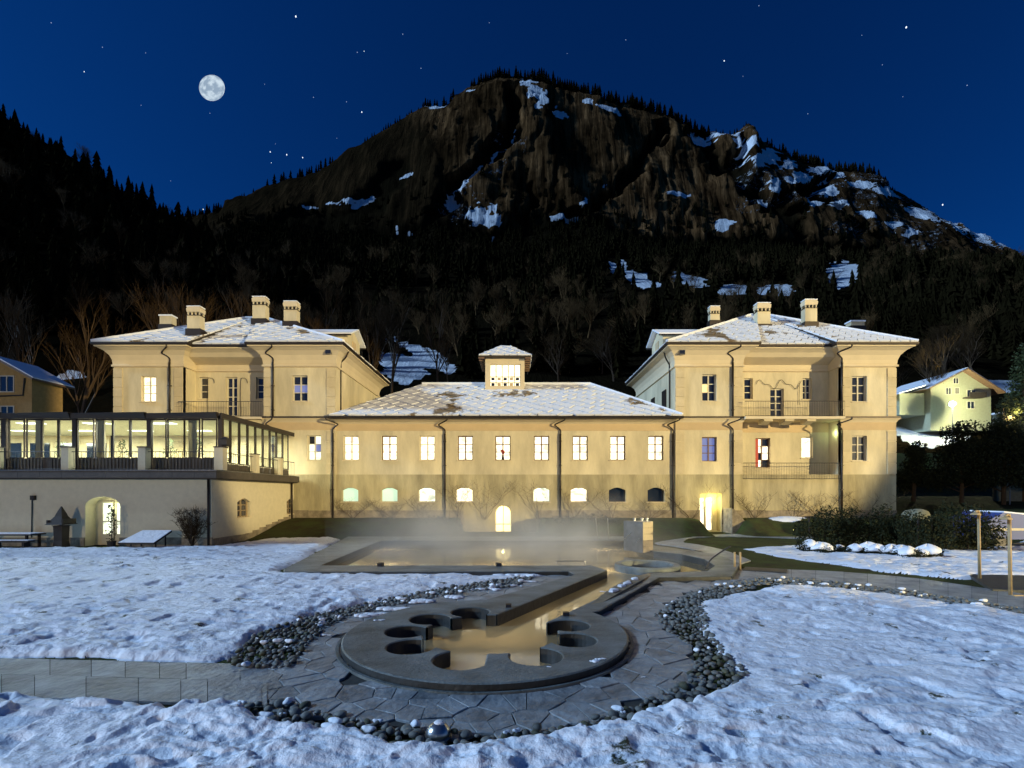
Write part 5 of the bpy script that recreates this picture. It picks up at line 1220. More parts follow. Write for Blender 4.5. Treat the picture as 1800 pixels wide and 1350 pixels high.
# wooded gullies and bands between the rock faces
gl = [([(905, 165), (900, 230), (860, 270), (800, 320), (765, 380)], 12), ([(1165, 228), (1125, 290), (1085, 335), (1030, 365), (990, 400)], 9), ([(1225, 235), (1262, 290), (1330, 345), (1400, 400)], 16), ([(700, 300), (660, 350), (600, 380), (480, 400)], 22), ([(1300, 250), (1290, 300)], 8), ([(1460, 315), (1400, 345), (1480, 375), (1540, 420)], 6), ([(930, 330), (925, 420)], 7)]
GUL = np.zeros(PX.shape)
for p_, w_ in gl: GUL = np.maximum(GUL, sstep(w_*1.5, w_*.5, dist_poly(PXw, PYw, p_, False)))
YY2 = YY-isc*((big_*24+mid*5+fine*4.2+led*3.5)-GUL*12)
lowm = (1-isc)*sstep(55, 90, YY)
ZZ2 = ZZ+lowm*((fbm(XX/60, YY/60, 4, 91)-.5)*10)*(1-sstep(.9, 1, TT))+isc*(fbm(XX/12, ZZ/12, 3, 95)-.5)*5
XX2 = XX+isc*(fbm(XX/18, ZZ/18, 3, 99)-.5)*9
# bare rock faces, snow fields and snowed ledges
def blob(cx, cy, rx, ry, rot=0): 
    c, s = math.cos(math.radians(rot)), math.sin(math.radians(rot)); dx, dy = PX-cx, PY-cy; return np.clip(1.3-np.hypot((dx*c+dy*s)/rx, (-dx*s+dy*c)/ry), 0, 1)
bl = [(955, 187, 16, 18, 40), (925, 158, 22, 14, 30), (985, 205, 20, 10, 20), (1075, 205, 26, 6, 10), (1035, 190, 14, 5, 10), (845, 378, 30, 26, 0), (785, 343, 24, 16, -30), (830, 300, 30, 7, -45), (865, 270, 22, 6, -50), (900, 235, 16, 5, -60),
      (985, 380, 34, 12, -25), (1025, 358, 24, 6, -35), (1062, 322, 16, 5, -40), (765, 186, 22, 6, -10), (825, 160, 12, 4, 10), (1335, 292, 34, 20, -20), (1350, 348, 18, 22, 10), (1300, 262, 30, 16, 20), (1230, 244, 20, 8, 20), (1375, 300, 18, 10, -30), (1465, 365, 26, 8, -15), (1550, 345, 24, 8, 15), (860, 392, 26, 16, 0), (815, 330, 26, 9, -40), (940, 172, 20, 18, 40), (1268, 240, 26, 12, 0), (1395, 325, 30, 12, -25), (1440, 345, 34, 14, -20), (1445, 310, 40, 8, 10), (1500, 330, 34, 6, 5), (1420, 370, 22, 10, -20), (1520, 380, 22, 8, 10),
      (1610, 385, 30, 12, 30), (1655, 402, 34, 9, 28), (1705, 420, 34, 8, 28), (1735, 432, 30, 8, 25), (1590, 415, 14, 8, 0), (1560, 400, 20, 6, 0), (640, 348, 30, 7, -25), (600, 355, 30, 5, -10), (720, 300, 18, 4, -20), (545, 362, 26, 4, 0), (865, 425, 8, 24, 0), (880, 460, 4, 20, 0), (700, 400, 5, 16, 0), (720, 412, 5, 14, 0), (1190, 345, 22, 6, 0), (1270, 395, 16, 20, 0)]
sm = np.zeros(PX.shape)
for b in bl: sm = np.maximum(sm, blob(*b))
# open snowy clearings on the lower slope
clr = [(1085, 478, 26, 10, 25), (1128, 496, 42, 16, 15), (1215, 488, 40, 18, 10), (1290, 503, 40, 15, 0), (1370, 508, 55, 14, 3), (1095, 470, 14, 8, 30), (700, 655, 60, 38, 20), (770, 640, 50, 14, 15), (740, 618, 60, 10, 20), (1640, 752, 95, 46, 0), (1760, 690, 60, 16, 0), (640, 470, 3, 12, 0), (1480, 480, 40, 24, 0)]
cm = np.zeros(PX.shape)
for b in clr: cm = np.maximum(cm, blob(*b))
nz = fbm(XX/7+ZZ/25, ZZ/6, 4, 111); nzl = fbm(XX/9, YY/9, 4, 112)
# snow lies on ledges: where the rock steps back
gY = np.gradient(YY2, axis=0)/(np.abs(np.gradient(ZZ, axis=0))+.05); flat = np.clip(gY-.5, -1.2, 1.2)
snow = np.where(TT > 0.001, sstep(.42, .54, sm*.84+(nz-.5)*1.1+.30*flat), 0)*(sm > .04)
dust = .44*np.maximum(sstep(1240, 1300, PX)*sstep(0, .15, TT), sstep(60, 20, dist_poly(PXw, PYw, [(790, 370), (860, 300), (900, 240)], False))*(TT > 0))*sstep(.46, .56, fbm(XX/22, ZZ/10, 3, 131))
snow = np.maximum(snow, dust)
snow = np.maximum(snow, sstep(.40, .50, cm*.85+(nzl-.5)*.9)*(cm > .06)*(PX < 5000))
top_ = sstep(.84, .97, TT)*sstep(900, 960, PX)*(1-sstep(1235, 1255, PX))+sstep(.80, .93, TT)*sstep(1370, 1400, PX)*(1-sstep(1545, 1570, PX))
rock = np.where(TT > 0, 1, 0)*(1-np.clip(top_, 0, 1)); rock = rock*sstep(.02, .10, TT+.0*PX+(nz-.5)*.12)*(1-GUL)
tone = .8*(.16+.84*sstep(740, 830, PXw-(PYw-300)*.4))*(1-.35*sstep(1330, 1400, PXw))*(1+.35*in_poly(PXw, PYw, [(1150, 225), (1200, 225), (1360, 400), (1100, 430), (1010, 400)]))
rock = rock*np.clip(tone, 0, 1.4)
nr, nc = XX.shape; I = np.arange(nr*nc).reshape(nr, nc); Q = np.stack([I[:-1, :-1], I[:-1, 1:], I[1:, 1:], I[1:, :-1]], -1).reshape(-1, 4)
def mtn_mat(nm='mountain_rock', floor=(.011, .008, .004)):
    m = bpy.data.materials.new(nm); m.use_nodes = True; t = m.node_tree; N = t.nodes; L = t.links; b = N['Principled BSDF']; b.inputs['Roughness'].default_value = 1; b.inputs['Specular IOR Level'].default_value = 0
    g = N.new('ShaderNodeNewGeometry'); mp = N.new('ShaderNodeMapping'); mp.inputs['Scale'].default_value = (.26, .05, .016); mp.inputs['Rotation'].default_value = (0, -.25, 0); L.new(g.outputs['Position'], mp.inputs[0])
    n = N.new('ShaderNodeTexNoise'); n.inputs['Scale'].default_value = 1; n.inputs['Detail'].default_value = 9; n.inputs['Roughness'].default_value = .7; n.inputs['Distortion'].default_value = .6; L.new(mp.outputs[0], n.inputs['Vector'])
    r = N.new('ShaderNodeValToRGB'); e = r.color_ramp.elements; e[0].position = .36; e[0].color = (.012, .006, .003, 1); e[1].position = .64; e[1].color = (.26, .135, .056, 1); x = e.new(.5); x.color = (.10, .05, .02, 1); L.new(n.outputs['Fac'], r.inputs[0])
    n2 = N.new('ShaderNodeTexNoise'); n2.inputs['Scale'].default_value = .02; n2.inputs['Detail'].default_value = 4; L.new(g.outputs['Position'], n2.inputs['Vector']); mr = N.new('ShaderNodeMapRange'); mr.inputs[1].default_value = .38; mr.inputs[2].default_value = .62; mr.inputs[3].default_value = .35; mr.inputs[4].default_value = 1.25; L.new(n2.outputs['Fac'], mr.inputs[0])
    vm = N.new('ShaderNodeVectorMath'); vm.operation = 'SCALE'; L.new(r.outputs[0], vm.inputs[0]); L.new(mr.outputs[0], vm.inputs['Scale'])
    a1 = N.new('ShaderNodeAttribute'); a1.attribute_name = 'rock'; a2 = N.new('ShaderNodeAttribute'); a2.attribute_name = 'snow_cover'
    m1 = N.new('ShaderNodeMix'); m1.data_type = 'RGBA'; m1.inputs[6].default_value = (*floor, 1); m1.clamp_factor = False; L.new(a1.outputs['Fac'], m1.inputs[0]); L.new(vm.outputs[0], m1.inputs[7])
    n3 = N.new('ShaderNodeTexNoise'); n3.inputs['Scale'].default_value = .30; n3.inputs['Detail'].default_value = 9; n3.inputs['Roughness'].default_value = .85; L.new(g.outputs['Position'], n3.inputs['Vector'])
    sb = N.new('ShaderNodeMath'); sb.operation = 'ADD'; L.new(a2.outputs['Fac'], sb.inputs[0]); L.new(n3.outputs['Fac'], sb.inputs[1]); sr = N.new('ShaderNodeMapRange'); sr.inputs[1].default_value = .98; sr.inputs[2].default_value = 1.10; L.new(sb.outputs[0], sr.inputs[0])
    m2 = N.new('ShaderNodeMix'); m2.data_type = 'RGBA'; m2.inputs[7].default_value = (.75, .77, .8, 1); L.new(sr.outputs[0], m2.inputs[0]); L.new(m1.outputs[2], m2.inputs[6]); L.new(m2.outputs[2], b.inputs['Base Color'])
    bp = N.new('ShaderNodeBump'); bp.inputs['Distance'].default_value = 2.6; bp.inputs['Strength'].default_value = 1; L.new(n.outputs['Fac'], bp.inputs['Height']); L.new(bp.outputs[0], b.inputs['Normal']); return m
M['mtn'] = mtn_mat(); M['hill'] = mtn_mat('dark_wooded_soil', (.0045, .0033, .0018))
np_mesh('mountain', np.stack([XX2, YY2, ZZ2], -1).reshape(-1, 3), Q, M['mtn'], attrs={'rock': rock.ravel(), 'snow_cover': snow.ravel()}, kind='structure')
MT = (XX2, YY2, ZZ2, TT, PX, PY)
# nearer wooded hill on the left
HR = [(-700, -60), (-300, 60), (0, 205), (40, 222), (100, 258), (180, 306), (240, 342), (300, 380), (345, 402), (420, 440), (520, 520), (640, 640), (760, 760)]
NC2 = 300; px2 = np.linspace(-600, 760, NC2); U2 = (px2-CX)/F; L_ = ip(HR, px2)+(fbm(px2*.05, px2*0, 3, 5)-.5)*8
kY2 = np.array([52., 80, 120, 180, 250]); f0 = (L_-200)
k2 = [np.full(NC2, 846.), np.maximum(L_, 770), np.maximum(L_, 650), np.maximum(L_, 455+.35*f0), L_]
Zk2 = [z_at(p, y) for p, y in zip(k2, kY2)]; rY, rZ = [], []
for y in np.linspace(52, 250, 110):
    i = min(3, int(np.searchsorted(kY2, y, side='right')-1)); f = (y-kY2[i])/(kY2[i+1]-kY2[i]); rY.append(np.full(NC2, y)); rZ.append(Zk2[i]*(1-f)+Zk2[i+1]*f)
for k in range(1, 14): rY.append(np.full(NC2, 250+k*14.)); rZ.append(Zk2[4]-k*12.)
Y2, Z2 = np.stack(rY), np.stack(rZ); X2 = U2[None, :]*Y2; Z2 = Z2+(fbm(X2/25, Y2/25, 4, 7)-.5)*8*sstep(52, 90, Y2)-2.0
nr, nc = X2.shape; I = np.arange(nr*nc).reshape(nr, nc); Q2 = np.stack([I[:-1, :-1], I[:-1, 1:], I[1:, 1:], I[1:, :-1]], -1).reshape(-1, 4)
PX2 = CX+F*X2/Y2; PY2 = HY-(Z2-CZ)*F/Y2; s2 = np.clip(1.1-np.hypot((PX2-120)/60, (PY2-660)/35), 0, 1)*.8
np_mesh('hill', np.stack([X2, Y2, Z2], -1).reshape(-1, 3), Q2, M['hill'], attrs={'rock': np.zeros(X2.size), 'snow_cover': (sstep(.45, .6, s2*.9+(fbm(X2/5, Y2/5, 4, 3)-.5)*.7)).ravel()*.9}, kind='structure')
def tmz(x, y, grid=None):
    """ground height of mountain and hill at x, y (y 56..390)"""
    z = 0; px = CX+F*x/y
    j = (px+600)/3100*(NC-1); j = int(min(max(j, 0), NC-1)); i = int(min(max((y-55)/340*119, 0), 119)); z = ZZ2[i, j]
    if px < 755:
        j = int(min(max((px+600)/1360*(NC2-1), 0), NC2-1)); i = int(min(max((y-52)/198*109, 0), 109)); z = max(z, Z2[i, j] if y < 250 else -99)
    return z

# ================================================================ TREES
def conifer_arrays(seed, tiers, sides, h=1., wd=.2):
    r = random.Random(seed); V_ = []; F_ = []
    for k in range(tiers):
        f = k/tiers; z0 = h*(.10+.90*f); rad = wd*(1-f)**.85*r.uniform(.8, 1.15)+.012; zt = z0+h*(.9/tiers)*1.9; b = len(V_); V_.append((r.uniform(-.01, .01), r.uniform(-.01, .01), min(zt, h)))
        ph = r.uniform(0, 6)
        for i in range(sides*2):
            a = ph+math.pi*i/sides; q = rad*(1 if i % 2 == 0 else .48)*r.uniform(.75, 1.2); V_.append((q*math.cos(a), q*math.sin(a), z0-(.045*h if i % 2 == 0 else -.01)*r.uniform(.4, 1.2)))
        for i in range(sides*2): F_.append((b, b+1+i, b+1+(i+1) % (sides*2)))
    return np.array(V_), np.array(F_)
def mesh_from(name, V_, F_, m):
    me = bpy.data.meshes.new(name); me.from_pydata([tuple(v) for v in V_], [], [tuple(int(i) for i in f) for f in F_]); me.materials.append(m); return me
CONM = []
for s in range(4):
    V_, F_ = conifer_arrays(s, 13, 8); crown = mesh_from('crown', V_, F_, M['conifer']); mb = MB(); mb.tube([(0, 0, -.03), (0, 0, .3), (0, 0, .95)], [.016, .012, .003], 5); me = mesh_from('trunk', mb.v, mb.f, M['bark']); CONM.append((crown, me))
def put_conifer(x, y, z, h, label, group, s):
    t = thing('conifer', label, 'conifer tree', (x, y, z), 0, group); t.rotation_euler = (0, 0, s*1.7); t.scale = (h, h, h)
    for nm, me in zip(('crown', 'trunk'), CONM[s % 4]): o = bpy.data.objects.new(nm, me); COL.objects.link(o); o.parent = t
r = random.Random(99); LOW = [conifer_arrays(20+s, 6, 5) for s in range(5)]
allv, allf, nn = [], [], 0; cand = []
# ridge lines
def grid_pt(Gx, Gy, Gz, i, j): return Gx[i, j], Gy[i, j], Gz[i, j]
nrow = XX2.shape[0]; itop = 120+190-1
for (a, b, n, h0, h1, i0) in ((905, 1250, 190, 7, 13, 26), (1345, 1565, 110, 5, 11, 22), (830, 900, 40, 6, 11, 10), (745, 800, 14, 5, 11, 6), (680, 710, 8, 4, 7, 4), (470, 590, 34, 4, 11, 6), (640, 745, 14, 3, 5, 3), (1255, 1340, 16, 3, 6, 12), (400, 470, 6, 3, 5, 4), (1570, 1790, 22, 3, 5, 8), (330, 398, 24, 8, 15, 12)):
    for _ in range(n):
        px = r.uniform(a, b); j = int((px+600)/3100*(NC-1)); i = itop-r.randrange(i0); i = min(i, itop); x, y, z = grid_pt(XX2, YY2, ZZ2, i, j); cand.append((x, y, z-.6, r.uniform(h0, h1), 'ridge'))
for _ in range(120):
    px = r.uniform(-150, 345); j = int((px+600)/1360*(NC2-1)); i = 109-r.randrange(7); x, y, z = grid_pt(X2, Y2, Z2, i, j); cand.append((x, y, z-.5, r.choice((3, 4, 4, 5, 5, 6, 6, 7, 9)), 'hill'))
# hillside woods
for _ in range(5600):
    y = math.sqrt(r.uniform(125**2, 402**2)); px = r.uniform(-150, 1950); x = (px-CX)*y/F
    z = tmz(x, min(y, 392)); pyy = HY-(z-CZ)*F/y
    i = int(min((y-55)/340*119, 119)); j = int((px+600)/3100*(NC-1))
    if snow[i, j] > .3 and r.random() < .97: continue
    if y < 260 and r.random() < (.7 if px > 400 else .15) and px < 1500: continue
    hh_ = r.uniform(8, 17); pt_ = HY-(z+hh_*.6-CZ)*F/y
    if any(abs(px-c_[0]) < c_[2] and abs(pt_-c_[1]) < c_[3]*1.1 for c_ in clr[:6]) and r.random() < .85: continue
    if 1500 < px < 1700 and y > 300 and r.random() < .7: continue
    cand.append((x, y, z-.5, r.uniform(8, 17)*(.75 if y > 330 else 1), 'wood'))
# trees growing at the foot of the cliffs and up the gullies
for _ in range(700):
    px = r.uniform(380, 1850); j = int((px+600)/3100*(NC-1)); i = 120+int(190*r.random()**2.6*.28); x, y, z = XX2[i, j], YY2[i, j], ZZ2[i, j]
    if snow[i, j] > .3: continue
    cand.append((x, y, z-.5, r.uniform(4, 9), 'wood'))
cand.sort(key=lambda c: -c[3]/c[1])
LAB = {'ridge': 'small dark conifer standing on the ridge line of the mountain', 'hill': 'dark conifer on the crest of the near hill under the moon', 'wood': 'dark conifer in the wooded slope below the cliffs'}
ind = {'ridge': 0, 'hill': 0, 'wood': 0}; lim = {'ridge': 60, 'hill': 70, 'wood': 140}
for (x, y, z, h, kd) in cand:
    if ind[kd] < lim[kd] and -170 < CX+F*x/y < 1970:
        put_conifer(x, y, z, h, LAB[kd], {'ridge': 'conifers on the mountain ridge', 'hill': 'conifers along the near hill crest', 'wood': 'conifers in the hillside wood'}[kd], r.randrange(40)); ind[kd] += 1
    else:
        V_, F_ = LOW[r.randrange(5)]; c, s = math.cos(h*7), math.sin(h*7); w_ = h*r.uniform(.9, 1.25); allv.append(np.stack([(V_[:, 0]*c-V_[:, 1]*s)*w_+x, (V_[:, 0]*s+V_[:, 1]*c)*w_+y, V_[:, 2]*h+z], 1)); allf.append(F_+nn); nn += len(V_)
np_mesh('forest', np.concatenate(allv), np.concatenate(allf), M['conifer'], smooth=False, kind='stuff')

def bare_tree_meshes(seed, h=1., dense=1.0):
    r = random.Random(seed); tr, tw = MB(), MB()
    def grow(p, d, L, rad, dep):
        n = 4; path = [p]; q = p; dd = d
        for i in range(n): dd = (dd+Vector((r.uniform(-.14, .14), r.uniform(-.14, .14), r.uniform(-.02, .12)))).normalized(); q = q+dd*L/n; path.append(q)
        (tr if dep < 3 else tw).tube(path, [rad*(1-.5*i/n) for i in range(n+1)], 5 if dep < 2 else 3, False)
        if dep >= 5: return
        k = {0: 6, 1: 5, 2: 4, 3: 4, 4: 3}[dep]
        for i in range(k):
            t = r.uniform(.3, 1) if dep else r.uniform(.25, 1); idx = min(n-1, int(t*n)); pp = path[idx].lerp(path[idx+1], t*n-idx)
            a = r.uniform(0, 6.28); sp = r.uniform(.35, .75) if dep else r.uniform(.3, .6)
            nd = (dd+Vector((math.cos(a)*sp, math.sin(a)*sp, r.uniform(-.05, .25)))).normalized(); grow(pp, nd, L*r.uniform(.5, .72), rad*.5, dep+1)
    grow(Vector((0, 0, 0)), Vector((0, 0, 1)), .52, .016, 0)
    return mesh_from('trunk', tr.v, tr.f, M['bark']), mesh_from('crown', tw.v, tw.f, M['twig'])
BT = [bare_tree_meshes(200+i) for i in range(4)]
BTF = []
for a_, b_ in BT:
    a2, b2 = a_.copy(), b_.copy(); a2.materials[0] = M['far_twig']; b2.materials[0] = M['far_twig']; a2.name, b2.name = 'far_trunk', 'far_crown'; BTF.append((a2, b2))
def put_bare(x, y, z, h, label, group, k, wd=1., BT=BT):
    t = thing('bare_tree', label, 'tree', (x, y, z), 0, group); t.rotation_euler = (0, 0, k*2.1); t.scale = (h*wd, h*wd, h)
    for nm, me in zip(('trunk', 'crown'), BT[k % 4]): o = bpy.data.objects.new(nm, me); COL.objects.link(o); o.parent = t
for (px, y, ptop, lab) in ((30, 75, 450, 'tall leafless tree at the far left above the ochre chalet'), (140, 70, 440, 'leafless tree with pale fan of limbs between the chalet and the left wing'), (290, 90, 470, 'leafless tree rising behind the left end of the left wing roof'), (318, 78, 438, 'broad leafless tree rising behind the first tall chimney'), (365, 84, 445, 'spreading leafless tree behind the middle of the left wing roof'),
        (415, 92, 470, 'leafless tree just left of the middle chimneys'), (580, 95, 450, 'thin leafless tree behind the right dormer of the left wing'), (645, 95, 470, 'tall thin leafless tree above the snowy slope between wing and bath house'), (690, 100, 465, 'leafless birch like tree above the snowy slope'), (775, 100, 495, 'leafless tree left of the roof lantern'), (1655, 80, 565, 'faint rounded leafless tree behind the green lit house')):
    x = (px-CX)*y/F; z = tmz(x, y)-.5; h = (z_at(ptop, y)-z)/1.18; put_bare(x, y, z, h, lab, None, int(px), .8)
for _ in range(300):
    y = math.sqrt(r.uniform(95**2, 320**2)); px = r.uniform(-60, 1900)
    if 1570 < px < 1790 and y < 110: continue
    x = (px-CX)*y/F; z = tmz(x, y)-.5; pyy = HY-(z-CZ)*F/y; j = int((px+600)/3100*(NC-1)); i = int((y-55)/340*119)
    if snow[i, j] > .2 and r.random() < .8: continue
    put_bare(x, y, z, r.uniform(9, 16), 'leafless grey brown tree among many on the slope behind the buildings', 'leafless trees on the slope behind the buildings', r.randrange(100), r.uniform(1.0, 1.5), BTF if y > 135 else BT)

def leaf_crown(name, lobes, n, size, seed, m, parent, flat=1.):
    """leaf sprays scattered through the volume of several lobes (x,y,z,rx,ry,rz)"""
    g = np.random.default_rng(seed); w_ = np.array([l[3]*l[4]*l[5] for l in lobes])**.7; ch = g.choice(len(lobes), n, p=w_/w_.sum()); Lb = np.array(lobes)[ch]
    d_ = g.normal(size=(n, 3)); d_ /= np.linalg.norm(d_, axis=1, keepdims=True); rad = g.random(n)**.42*(1+.28*(fbm(d_[:, 0]*2.5+ch, d_[:, 2]*2.5+d_[:, 1], 3, seed)-.5)*2)
    c = Lb[:, :3]+d_*Lb[:, 3:6]*rad[:, None]; a = g.normal(size=(n, 3)); a /= np.linalg.norm(a, axis=1, keepdims=True); b = np.cross(a, g.normal(size=(n, 3))); b /= np.linalg.norm(b, axis=1, keepdims=True); s = size*g.uniform(.5, 1.3, n)[:, None]
    V_ = np.stack([c-a*s, c+b*s*.42, c+a*s, c-b*s*.42], 1).reshape(-1, 3); off = np.array(ORG.get(parent.name, Vector((0, 0, 0)))) if parent else 0
    o = np_mesh(name, V_-off, np.arange(n*4).reshape(n, 4), m, parent, smooth=False); o['kind'] = 'stuff'; return o
def bush(name, label, cat, px0, px1, pyt, pyb, Y, seed, m='bush', depth=1.6, n=5200, size=.085):
    x0, x1 = FX(px0, Y), FX(px1, Y); zt = FZ(pyt, Y); zb = 0.; t = thing(name, label, cat, ((x0+x1)/2, Y, zb)); g = random.Random(seed); lb = []; k = max(3, int((x1-x0)/.8))
    for i in range(k):
        f = (i+.5)/k; hh = (zt-zb)*g.uniform(.72, 1.0)*(1 if .15 < f < .85 else .8); lb.append((x0+(x1-x0)*f, Y+g.uniform(-.3, .3), zb+hh*.45, (x1-x0)/k*.8, depth*.6, hh*.52))
    leaf_crown('foliage', lb, n, size, seed, M[m], t); mb = MB()
    for i in range(k): mb.tube([(lb[i][0], Y, zb), (lb[i][0]+g.uniform(-.2, .2), Y, zb+(zt-zb)*.6)], .05, 5)
    mb.build('stems', M['wood_dark'], t); return t
bush('evergreen_hedge', 'long dark clipped evergreen hedge in front of the right wing corner', 'hedge', 1410, 1590, 880, 962, 28.5, 1, n=9000)
bush('evergreen_bush', 'large dark rounded evergreen bush at the right beside the snowy bed', 'bush', 1598, 1745, 872, 975, 25.5, 2, n=8000)
bush('evergreen_hedge', 'low dark hedge on the bank between the terrace and the arched door', 'hedge', 728, 806, 898, 935, 36.2, 3, n=4200, size=.07)
bush('evergreen_hedge', 'low dark hedge on the bank right of the arched door', 'hedge', 952, 1110, 898, 938, 36.2, 4, n=7000, size=.07)
bush('evergreen_hedge', 'small dark hedge below the second lit basement window', 'hedge', 640, 700, 903, 925, 36.6, 14, n=2000, size=.07)
for i in range(13):   # snow-capped low cushions before the hedge
    g = random.Random(i+5); px = 1418+i*18+g.uniform(-6, 6); Y = 25.2-i*.25+g.uniform(-.5, .5); x = FX(px, Y); k = g.uniform(.6, 1.25); t = thing('snowy_shrub', 'low dark cushion shrub capped with snow in the bed before the hedge', 'shrub', (x, Y, 0), 0, 'snow capped cushion shrubs before the hedge')
    leaf_crown('foliage', [(x, Y, .18, .5*k, .4, .28*k)], 700, .06, 60+i, M['bush'], t); m = MB(); rings = []; ox, oy = g.uniform(-.2, .2), g.uniform(-.1, .1); ph = g.uniform(0, 6)
    for (q, z) in ((.40, .22), (.38, .34), (.27, .43), (.12, .50), (.02, .52)): rings.append([(x+ox+q*k*(1+.35*math.sin(2*a+ph)+.2*math.sin(5*a))*math.cos(a), Y+oy+q*k*.8*math.sin(a)*(1+.3*math.cos(3*a+ph)), z*k+.05*math.sin(3*a+ph)) for a in np.linspace(0, 2*math.pi, 15)[:-1]])
    m.loft(rings); m.build('snow_cap', M['snow_clean'], t, True)
def leafy_tree(label, px, Y, ptop, pbot, wpx, seed, n=9000, m='bush', name='evergreen_tree', size=.13):
    x = FX(px, Y); zb = float(bankh(np.array([x]), np.array([Y]))[0]) if Y < 56 else tmz(x, Y); zt = FZ(ptop, Y); w_ = wpx*Y/F/2; g = random.Random(seed); t = thing(name, label, 'tree', (x, Y, zb)); H_ = zt-zb; lb = []
    for i in range(15):
        f = g.uniform(.22, .9); rr = w_*(1-.5*abs(f-.45)*2)*.62; a = g.uniform(0, 6.28); lb.append((x+w_*.55*math.cos(a)*(1.1-f), Y+w_*.5*math.sin(a)*(1.1-f), zb+H_*f, rr*.8, rr*.8, H_*.12))
    leaf_crown('crown', lb, n, size, seed, M[m], t); mb = MB(); mb.tube([(x, Y, zb-.2), (x+.1, Y, zb+H_*.5), (x, Y, zb+H_*.9)], [.18, .12, .03], 7)
    for l in lb: mb.tube([(x, Y, l[2]-H_*.12), (l[0], l[1], l[2])], [.06, .02], 4)
    mb.build('trunk', M['bark'], t)
leafy_tree('dark broad evergreen tree behind the rounded bush at the right', 1690, 43, 738, 890, 150, 11, 14000)
leafy_tree('tall dark evergreen tree at the right edge of the view', 1764, 42, 698, 890, 150, 12, 15000)
leafy_tree('dark slim tree close beside the right corner of the right wing', 1606, 44, 772, 890, 74, 13, 7000)
leafy_tree('bright green lit tree crown above the yellow lamp at the right edge', 1800, 44, 600, 750, 90, 15, 7000, 'leaf')
leafy_tree('dark evergreen tree partly outside the right edge of the view', 1860, 43, 690, 890, 150, 16, 9000)

# ================================================================ HOUSES, LAMPS, RIGHT-HAND GARDEN
def house(name, label, px0, px1, Y, pe, pa, px_apex, pb, depth, wm, wins, over=.9):
    x0, x1, xa = FX(px0, Y), FX(px1, Y), FX(px_apex, Y); ze0 = FZ(pe[0], Y); ze1 = FZ(pe[1], Y); za = FZ(pa, Y); zb = FZ(pb, Y); t = thing(name, label, 'house', ((x0+x1)/2, Y, zb)); m = MB()
    m.loft([[(x0, y, zb-3), (x1, y, zb-3), (x1, y, ze1), (xa, y, za), (x0, y, ze0)] for y in (Y, Y+depth)]); m.build('wall', wm, t)
    for (xe, ze, sg) in ((x0, ze0, -1), (x1, ze1, 1)):
        sl_ = (za-ze)/(xa-xe); xo = xe+sg*over; zo = ze-sl_*(xe-xo)*1.0; m = MB(); n_ = .16
        m.loft([[(xo, y, zo+.03), (xa, y, za+.03), (xa, y, za+.03+n_), (xo, y, zo+.03+n_)] for y in (Y-over, Y+depth+over)]); ro_ = m.build('roof', M['brown_frame'], t)
        m = MB(); m.loft([[(xo, y, zo+.035+n_), (xa, y, za+.035+n_), (xa, y, za+.16+n_), (xo, y, zo+.14+n_)] for y in (Y-over+.1, Y+depth+over)]); m.build('roof_snow', M['snow_clean'], ro_)
    for (a, b, c, d_, gl) in wins:
        m = MB(); xa_, xb_, z1, z0 = FX(a, Y), FX(b, Y), FZ(c, Y), FZ(d_, Y); e = .09; m.box(xa_-e, xa_, Y-.06, Y, z0-e, z1+e); m.box(xb_, xb_+e, Y-.06, Y, z0-e, z1+e); m.box(xa_, xb_, Y-.06, Y, z0-e, z0); m.box(xa_, xb_, Y-.06, Y, z1, z1+e); m.box((xa_+xb_)/2-.04, (xa_+xb_)/2+.04, Y-.05, Y-.011, z0, z1)
        fo = m.build('window', M['white_frame'], t); g = MB(); g.box(xa_, xb_, Y-.012, Y-.004, z0, z1); g.build('pane', gl, fo)
    return t
h1 = house('chalet', 'ochre plastered chalet with white window frames at the left edge', -60, 56, 44, (690, 664), 632, -2, 760, 3, M['chalet'], [(1, 24, 662, 688, M['glass_dark']), (3, 24, 715, 733, M['glass_dark'])], .6)
m = MB(); m.tube([(FX(45, 44), 43.9, FZ(665, 44)), (FX(42, 44), 43.9, FZ(695, 44)), (FX(-40, 44), 43.9, FZ(698, 44))], .06, 6); m.build('downspout', M['gutter'], h1)
lamp('chalet_light', 'SPOT', (FX(-60, 36), 36, 5), 2600, (1, .74, .32), (FX(10, 44), 44, 11), .03, 80, .5)
h2 = house('distant_house', 'pale green lit house with snowy gable roof on the slope at the right', 1636, 1742, 78, (680, 685), 652, 1690, 724, 11, M['house_green'], [(1663, 1671, 682, 693, M['glass_dark']), (1679, 1685, 682, 692, M['glass_dark']), (1676, 1684, 665, 674, M['glass_dark']), (1700, 1714, 686, 697, M['glass_dark']), (1700, 1712, 706, 718, M['glass_dark'])], 1.2)
Y = 78; m = MB(); m.box(FX(1590, Y), FX(1634, Y), Y+1.0, Y+9, FZ(728, Y), FZ(689, Y)); m.build('side_wing', M['house_green'], h2)
m = MB(); m.loft([[(FX(1575, Y), Y-.6, FZ(694, Y)), (FX(1634, Y), Y-.6, FZ(676, Y)), (FX(1634, Y), Y-.6, FZ(674, Y)), (FX(1575, Y), Y-.6, FZ(692, Y))], [(FX(1575, Y), Y+9, FZ(694, Y)), (FX(1634, Y), Y+9, FZ(676, Y)), (FX(1634, Y), Y+9, FZ(674, Y)), (FX(1575, Y), Y+9, FZ(692, Y))]]); m.build('roof_snow', M['snow_clean'], h2)
m = MB(); m.box(FX(1692, Y), FX(1722, Y), Y-1.2, Y, FZ(701, Y), FZ(699, Y)); m.build('balcony_floor', M['wood_dark'], h2)
m = MB(); m.box(FX(1692, Y), FX(1722, Y), Y-1.22, Y-1.15, FZ(699, Y), FZ(692, Y)); m.build('balcony_railing', M['wood_dark'], h2)
